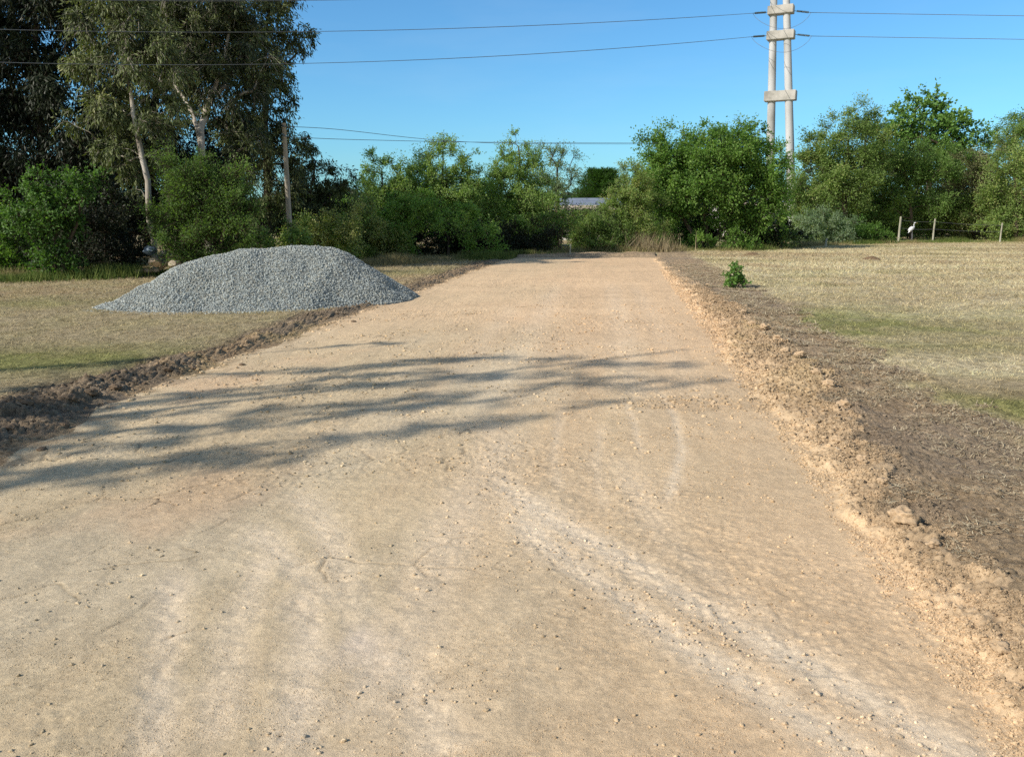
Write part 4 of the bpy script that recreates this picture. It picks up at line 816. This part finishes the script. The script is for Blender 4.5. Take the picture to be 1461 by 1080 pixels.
for i, (v, ul, ur, word) in enumerate(TOPS):
    a = loc(ul, v); b = loc(ur, v-2)
    Lend = at(ul-22, v+1.5, PY)-np.array((A0[0], A0[1], 0)); Rend = at(ur+24, v+.5, PY-1)-np.array((A0[0], A0[1], 0))
    insul(a, Lend, pyl); insul(b, Rend, pyl)
    mid = [Lend+(Rend-Lend)*t+np.array((0, -.6*math.sin(math.pi*t), -1.15*math.sin(math.pi*t)**.7)) for t in np.linspace(0, 1, 22)]
    tb = Tubes(); tb.add(mid, .012, 5); tb.build('jumper_cable', M['cable'], pyl)
    kk = {0: (2, 4.9e-5, 300), 1: (46.5, 4.57e-5, 300), 2: (93, 5.8e-5, 250)}[i]
    um = kk[2]; ue = ul-22; ve = v+1.5; k_ = (kk[0]-ve)/(ue-um)**2
    us = np.linspace(-1500, ue, 120); P = [at(u, kk[0]-k_*(u-um)**2, 34.9/(1-1.363*(u-730.5)/F_) if u < 1000 else lerp(34.9/(1-1.363*(1000-730.5)/F_), PY, (u-1000)/(ue-1000))) for u in us]; P[-1] = Lend+np.array((A0[0], A0[1], 0))
    bk = P[0]-P[1]; bk[2] = 0; bk /= np.linalg.norm(bk); EXT = [P[0]+bk*q+np.array((0, 0, 4e-4*q*q)) for q in (160, 120, 80, 50, 25, 10)]
    us2 = np.linspace(ur+24, 2900, 100); P2 = [at(u, v+.5+.0155*(u-ur-24)-3.0e-6*(u-ur-24)**2*0, PY-1) for u in us2]; P2[0] = Rend+np.array((A0[0], A0[1], 0))
    tb = Tubes(); tb.add(EXT+P, np.concatenate((np.full(6, .0075), np.interp(us, [400, 1000], [.0075, .016]))), 6); o = tb.build('power_cable', M['cable'])
    tag(o, {'topmost': 'topmost power cable skimming the top left of the sky to the pylon', 'second': 'upper of the two long power cables crossing the sky left of the pylon', 'third': 'lower of the two long power cables crossing the sky left of the pylon'}[word], 'cable')
    tb = Tubes(); tb.add(P2, .018, 6); o = tb.build('power_cable', M['cable'])
    tag(o, {'topmost': 'topmost power cable running right from the pylon, above the picture', 'second': 'upper power cable right of the pylon', 'third': 'lower power cable right of the pylon'}[word], 'cable')
# wooden pole and its two wires
UY = 27.0; ub = at(416, 372, UY); up0 = empty('utility_pole', (ub[0], ub[1], 0), 'weathered grey wooden pole leaning left among the trees behind the heap', 'utility pole')
tb = Tubes(); O = np.array((ub[0], ub[1], 0)); P = [at(416, 372, UY)-O, at(413, 320, UY)-O, at(409, 250, UY)-O, at(405, 176, UY)-O]; P[0][2] = -.2
tb.add(P, [.088, .084, .078, .065], 12); tb.build('shaft', M['wood'], up0)
for (u, v) in ((405.5, 182), (406, 195)):
    p = at(u, v, UY)-O; tb = Tubes(); tb.add([p+np.array((0, -.1, 0)), p+np.array((0, -.14, .03)), p+np.array((0, -.14, .07)), p+np.array((0, -.14, .14))], [.012, .04, .055, .03], 8); tb.build('insulator', M['glassy'], up0)
for pts, lb in ((((406, 195), (445, 198), (640, 203), (910, 204.5), (1100, 203)), 'lower thin wire from the wooden pole across the middle treetops'), (((405.5, 181), (445, 181), (520, 189), (600, 199), (700, 205), (910, 206), (1100, 205)), 'upper thin wire sagging from the wooden pole over the middle treetops')):
    us = np.array([p[0] for p in pts]); vs = np.array([p[1] for p in pts]); uu = np.linspace(us[0], us[-1], 60); vv = np.interp(uu, us, vs); vv = np.convolve(np.pad(vv, 4, 'edge'), np.ones(9)/9, 'valid'); vv[0] = vs[0]
    tb = Tubes(); tb.add([at(u, v, UY-.14+(46-UY)*(u-us[0])/(us[-1]-us[0])) for u, v in zip(uu, vv)], .009, 5); tag(tb.build('overhead_wire', M['cable']), lb, 'wire')

# ------------------------------------------------------------------ fence posts, wire, egret
def post(u, vb, vt, w_, label, name='fence_post'):
    g = gnd(u, vb); Y = float(min(g[1], 53.5)); 
    b = at(u, vb, Y); t = at(u, vt, Y); tb = Tubes(); O = np.array((b[0], Y, 0)); h = t[2]; r = w_*Y/F_/2
    tb.add([(0, 0, -.1), (.01, 0, h*.5), (.03, 0, h-.04), (.03, 0, h)], [r, r*.97, r*.9, r*.6], 9); o = tb.build(name, M['postwood']); o.location = tuple(O); return tag(o, label, 'fence post'), O, h
f1 = post(1282, 341, 309, 3, 'tall pale wooden fence post in front of the thicket, left of the white egret')
f2 = post(1331, 340, 312, 2.5, 'slim grey wooden fence post in front of the thicket, right of the white egret')
f3 = post(1427, 341, 318, 2.2, 'weathered fence post half lost in undergrowth near the right edge')
f4 = post(813, 366, 348, 2, 'short pale stake standing at the far end of the road', 'stake')
f5 = post(1178, 352, 340, 3, 'short pale stake at the field edge under the thicket beside the pylon', 'stake')
for k_, lb in ((.86, 'top strand of fence wire between the wooden posts'), (.55, 'lower strand of fence wire between the wooden posts')):
    tb = Tubes(); P = []
    for (A, ha), (B, hb) in ((f1[1:], f2[1:]), (f2[1:], f3[1:])):
        for t in np.linspace(0, 1, 10, endpoint=False): P.append(A+(B-A)*t+np.array((0, -.06, (ha+(hb-ha)*t)*k_-.05*math.sin(math.pi*t))))
    P.append(f3[1]+np.array((0, -.06, f3[2]*k_))); tb.add(P, .006, 4); tag(tb.build('fence_wire', M['cable']), lb, 'wire')
M['feather'] = surfmat('white_feathers', [(0.3, (.62, .64, .66)), (.7, (.80, .80, .80))], 20, bump=.1)
M['beak'] = surfmat('yellow_beak', [(0.3, (.45, .30, .05)), (.7, (.6, .42, .1))], 10, bump=.1)
eg0 = at(1301, 338, 52.8); egr = empty('egret', (eg0[0], eg0[1], 0), 'white egret standing by the fence between the two posts, facing right', 'bird')
k_ = 1.0; zt = at(1301, 331, 52.8)[2]; tb = Tubes()
sc_ = .74; body = [(-.36, -.10, .012), (-.28, -.02, .05), (-.18, .10, .105), (-.06, .24, .135), (.05, .36, .115), (.11, .45, .07), (.10, .54, .04), (.07, .62, .033), (.09, .70, .032), (.15, .75, .040), (.20, .755, .036), (.25, .74, .014)]
tb.add([(x*sc_, 0, zt+z*sc_) for x, z, r in body], [r*sc_ for x, z, r in body], 14); tb.build('body', M['feather'], egr)
tb = Tubes(); tb.add([(.245*sc_, 0, zt+.742*sc_), (.32*sc_, 0, zt+.725*sc_), (.40*sc_, 0, zt+.705*sc_)], [.014, .010, .002], 8); tb.build('beak', M['beak'], egr)
for dy in (-.045, .045):
    tb = Tubes(); tb.add([(-.04, dy, zt+.16), (.02, dy, zt*.5), (-.01, dy, 0.02), (.06, dy, .01)], [.03, .014, .012, .008], 7); tb.build('leg', M['cable'], egr)
for dy, s_ in ((-.10, 1), (.10, 1)):
    V = IV2.copy()*np.array((.25, .035, .115))*sc_; c_, s2 = math.cos(-.85), math.sin(-.85); X = V[:, 0]*c_+V[:, 2]*s2; Zz = -V[:, 0]*s2+V[:, 2]*c_
    mkobj('wing', np.column_stack((X-.10, V[:, 1]+dy, Zz+zt+.19)), [IF2], M['feather'], egr, smooth=True)

# ------------------------------------------------------------------ buildings behind the hedge
M['roofsheet'] = surfmat('blue_grey_roof_sheet', [(0.3, (.16, .19, .25)), (.7, (.26, .30, .36))], 2, bump=.1, rough=.6)
M['wall'] = surfmat('painted_wall', [(0.3, (.50, .48, .44)), (.7, (.66, .64, .60))], 2, bump=.1)
M['fascia'] = surfmat('pale_fascia', [(0.3, (.50, .42, .36)), (.7, (.64, .56, .50))], 2, bump=.1)
M['darkpane'] = surfmat('dark_pane', [(0.3, (.02, .025, .03)), (.7, (.05, .06, .07))], 2, rough=.15, spec=.5)
M['door'] = surfmat('door_paint', [(0.3, (.10, .07, .05)), (.7, (.16, .12, .09))], 2)
def house(label, u0, u1, vtop, Y, rot=0, depth=6, over=.4, roofrise=.5):
    a = at(u0, vtop, Y); b = at(u1, vtop, Y); c = (a+b)/2; Wd = b[0]-a[0]; ht = a[2]-roofrise
    r = empty('house', (c[0], Y+depth/2, 0), label, 'house'); r.rotation_euler = (0, 0, rot)
    box('wall', (Wd, depth, ht), (0, 0, ht/2), M['wall'], r)
    V = np.array([(sx*(Wd/2+over), sy*(depth/2+over), ht-.02+dz) for dz in (.02, .14) for sx in (-1, 1) for sy in (-1, 1)]+[(sx*(Wd/2+over), 0, ht+roofrise+dz) for dz in (0, .12) for sx in (-1, 1)])
    Fq = [[0, 2, 9, 8], [2, 2, 9, 9]]
    q = np.array([[4, 6, 11, 10], [7, 5, 10, 11], [0, 8, 9, 2], [1, 3, 9, 8], [0, 2, 6, 4], [3, 1, 5, 7]]); t4 = np.array([[0, 4, 10, 8], [5, 1, 8, 10], [6, 2, 9, 11], [3, 7, 11, 9]])
    mkobj('roof', V, [q, t4], M['roofsheet'], r)
    box('fascia', (Wd+2*over-.02, .06, .28), (0, -depth/2-over-.04, ht+.0), M['fascia'], r)
    for wx in (-.32, .30):
        w1 = box('window', (1.3, .08, 1.1), (wx*Wd, -depth/2-.03, ht*.55), M['fascia'], r); box('pane', (1.12, .02, .92), (0, -.055, 0), M['darkpane'], w1)
    d = box('door', (.95, .08, 2.05), (0, -depth/2-.03, 1.03), M['door'], r)
    return r
house('low shed with a blue-grey sheet roof and pale fascia behind the end of the road', 800, 880, 284, 56, roofrise=.55)
house('pale walled house glimpsed through gaps in the bushes near the pylon', 1035, 1120, 283, 70, roofrise=.5)

# ------------------------------------------------------------------ logs and rubble under the eucalyptus
M['log'] = surfmat('cut_log', [(0.3, (.20, .13, .08)), (.5, (.42, .31, .20)), (.8, (.55, .45, .33))], 7, bump=.5)
def log(u, v, du, dv, r, label):
    a = at(u, v, 22.3); b = at(u+du, v+dv, 22.5); a[2] = max(a[2], r*.7); b[2] = max(b[2], r*.7); O = np.array((a[0], a[1], 0)); tb = Tubes()
    m = (a+b)/2+R.normal(0, .03, 3); tb.add([a-O, m-O, b-O], [r, r*.92, r*.8], 9); o = tb.build('log', M['log']); o.location = tuple(O); return tag(o, label, 'log')
log(193, 388, 34, -2, .06, 'thin pale log lying on the grass edge left of the gravel heap')
log(228, 384, 14, -16, .05, 'short log leaning upward among the rubble at the foot of the white trunk')
log(240, 370, 26, -3, .09, 'thick brown log lying behind the gravel heap at the foot of the white trunk')
def lumpstone(u, v, Y, r, colr, label, flat=.7):
    import bmesh
    bm = bmesh.new(); bmesh.ops.create_icosphere(bm, subdivisions=2, radius=1); V = np.array([q.co[:] for q in bm.verts]); Fc = np.array([[q.index for q in f.verts] for f in bm.faces]); bm.free(); V = np.clip(V@randrot(1)[0], -.68, .62)*1.3; V = V@randrot(1)[0]; r = r*.75
    o1 = R.random(2)*30; dn = fbm(V[:, 0]+V[:, 2]*1.3+o1[0], V[:, 1]+V[:, 2]*.7+o1[1], 1.1, 4, 2, .55)-.5; V = np.round(V*2.2)/2.2*.35+V*.65; V = V*(1+.8*dn[:, None])*r*np.array((1.1, .9, flat))
    p = at(u, v, Y); o = mkobj('rubble_stone', V, [Fc], M['pebble'], col=np.tile(colr, (len(V), 1))*(.8+.8*(dn[:, None]+.25)), smooth=False); o.location = (p[0], Y, max(r*flat*.4, p[2])); return tag(o, label, 'rubble')
lumpstone(222, 374, 22.2, .19, (.42, .32, .22), 'tan broken block of rubble at the foot of the white trunk')
lumpstone(214, 358, 22.9, .20, (.20, .25, .30), 'bluish grey chunk resting on top of the rubble by the white trunk')
lumpstone(250, 376, 22.0, .17, (.34, .29, .22), 'brown rubble block just behind the left slope of the gravel heap')
lumpstone(236, 362, 23.0, .15, (.30, .28, .25), 'grey stone wedged behind the tan rubble block')
# small mounds in the far right field
for u, v, lb in ((1073, 365, 'low brown molehill in the field beyond the sapling'), (1243, 371, 'small brown molehill far out in the right field')):
    g = gnd(u, v); yy, xx = np.mgrid[-1:1:25j, -1:1:25j]; rr_ = np.hypot(xx, yy); hh = np.maximum(0, np.cos(np.clip(rr_, 0, 1)*math.pi/2)**1.5)*.11*(1+.9*(fbm(xx+u, yy+v, .3, 3, 2)-.5))-.005
    ii = np.arange(625).reshape(25, 25); fq = np.stack((ii[:-1, :-1], ii[:-1, 1:], ii[1:, 1:], ii[1:, :-1]), -1).reshape(-1, 4); fq = fq[(rr_.ravel()[fq] < 1.05).all(1)]
    hg = hz(np.array([g[0]]), np.array([g[1]]))[0][0]; hg = float(hg)-.005
    o = mkobj('molehill', np.stack((xx*.42, yy*.5, hh), -1).reshape(-1, 3), [fq], M['soil'], col=np.tile((.22, .15, .09), (625, 1)), smooth=True); o.location = (g[0], g[1], hg); tag(o, lb, 'molehill')
print('total faces', sum(len(o.data.polygons) for o in COL.objects if o.type == 'MESH'))
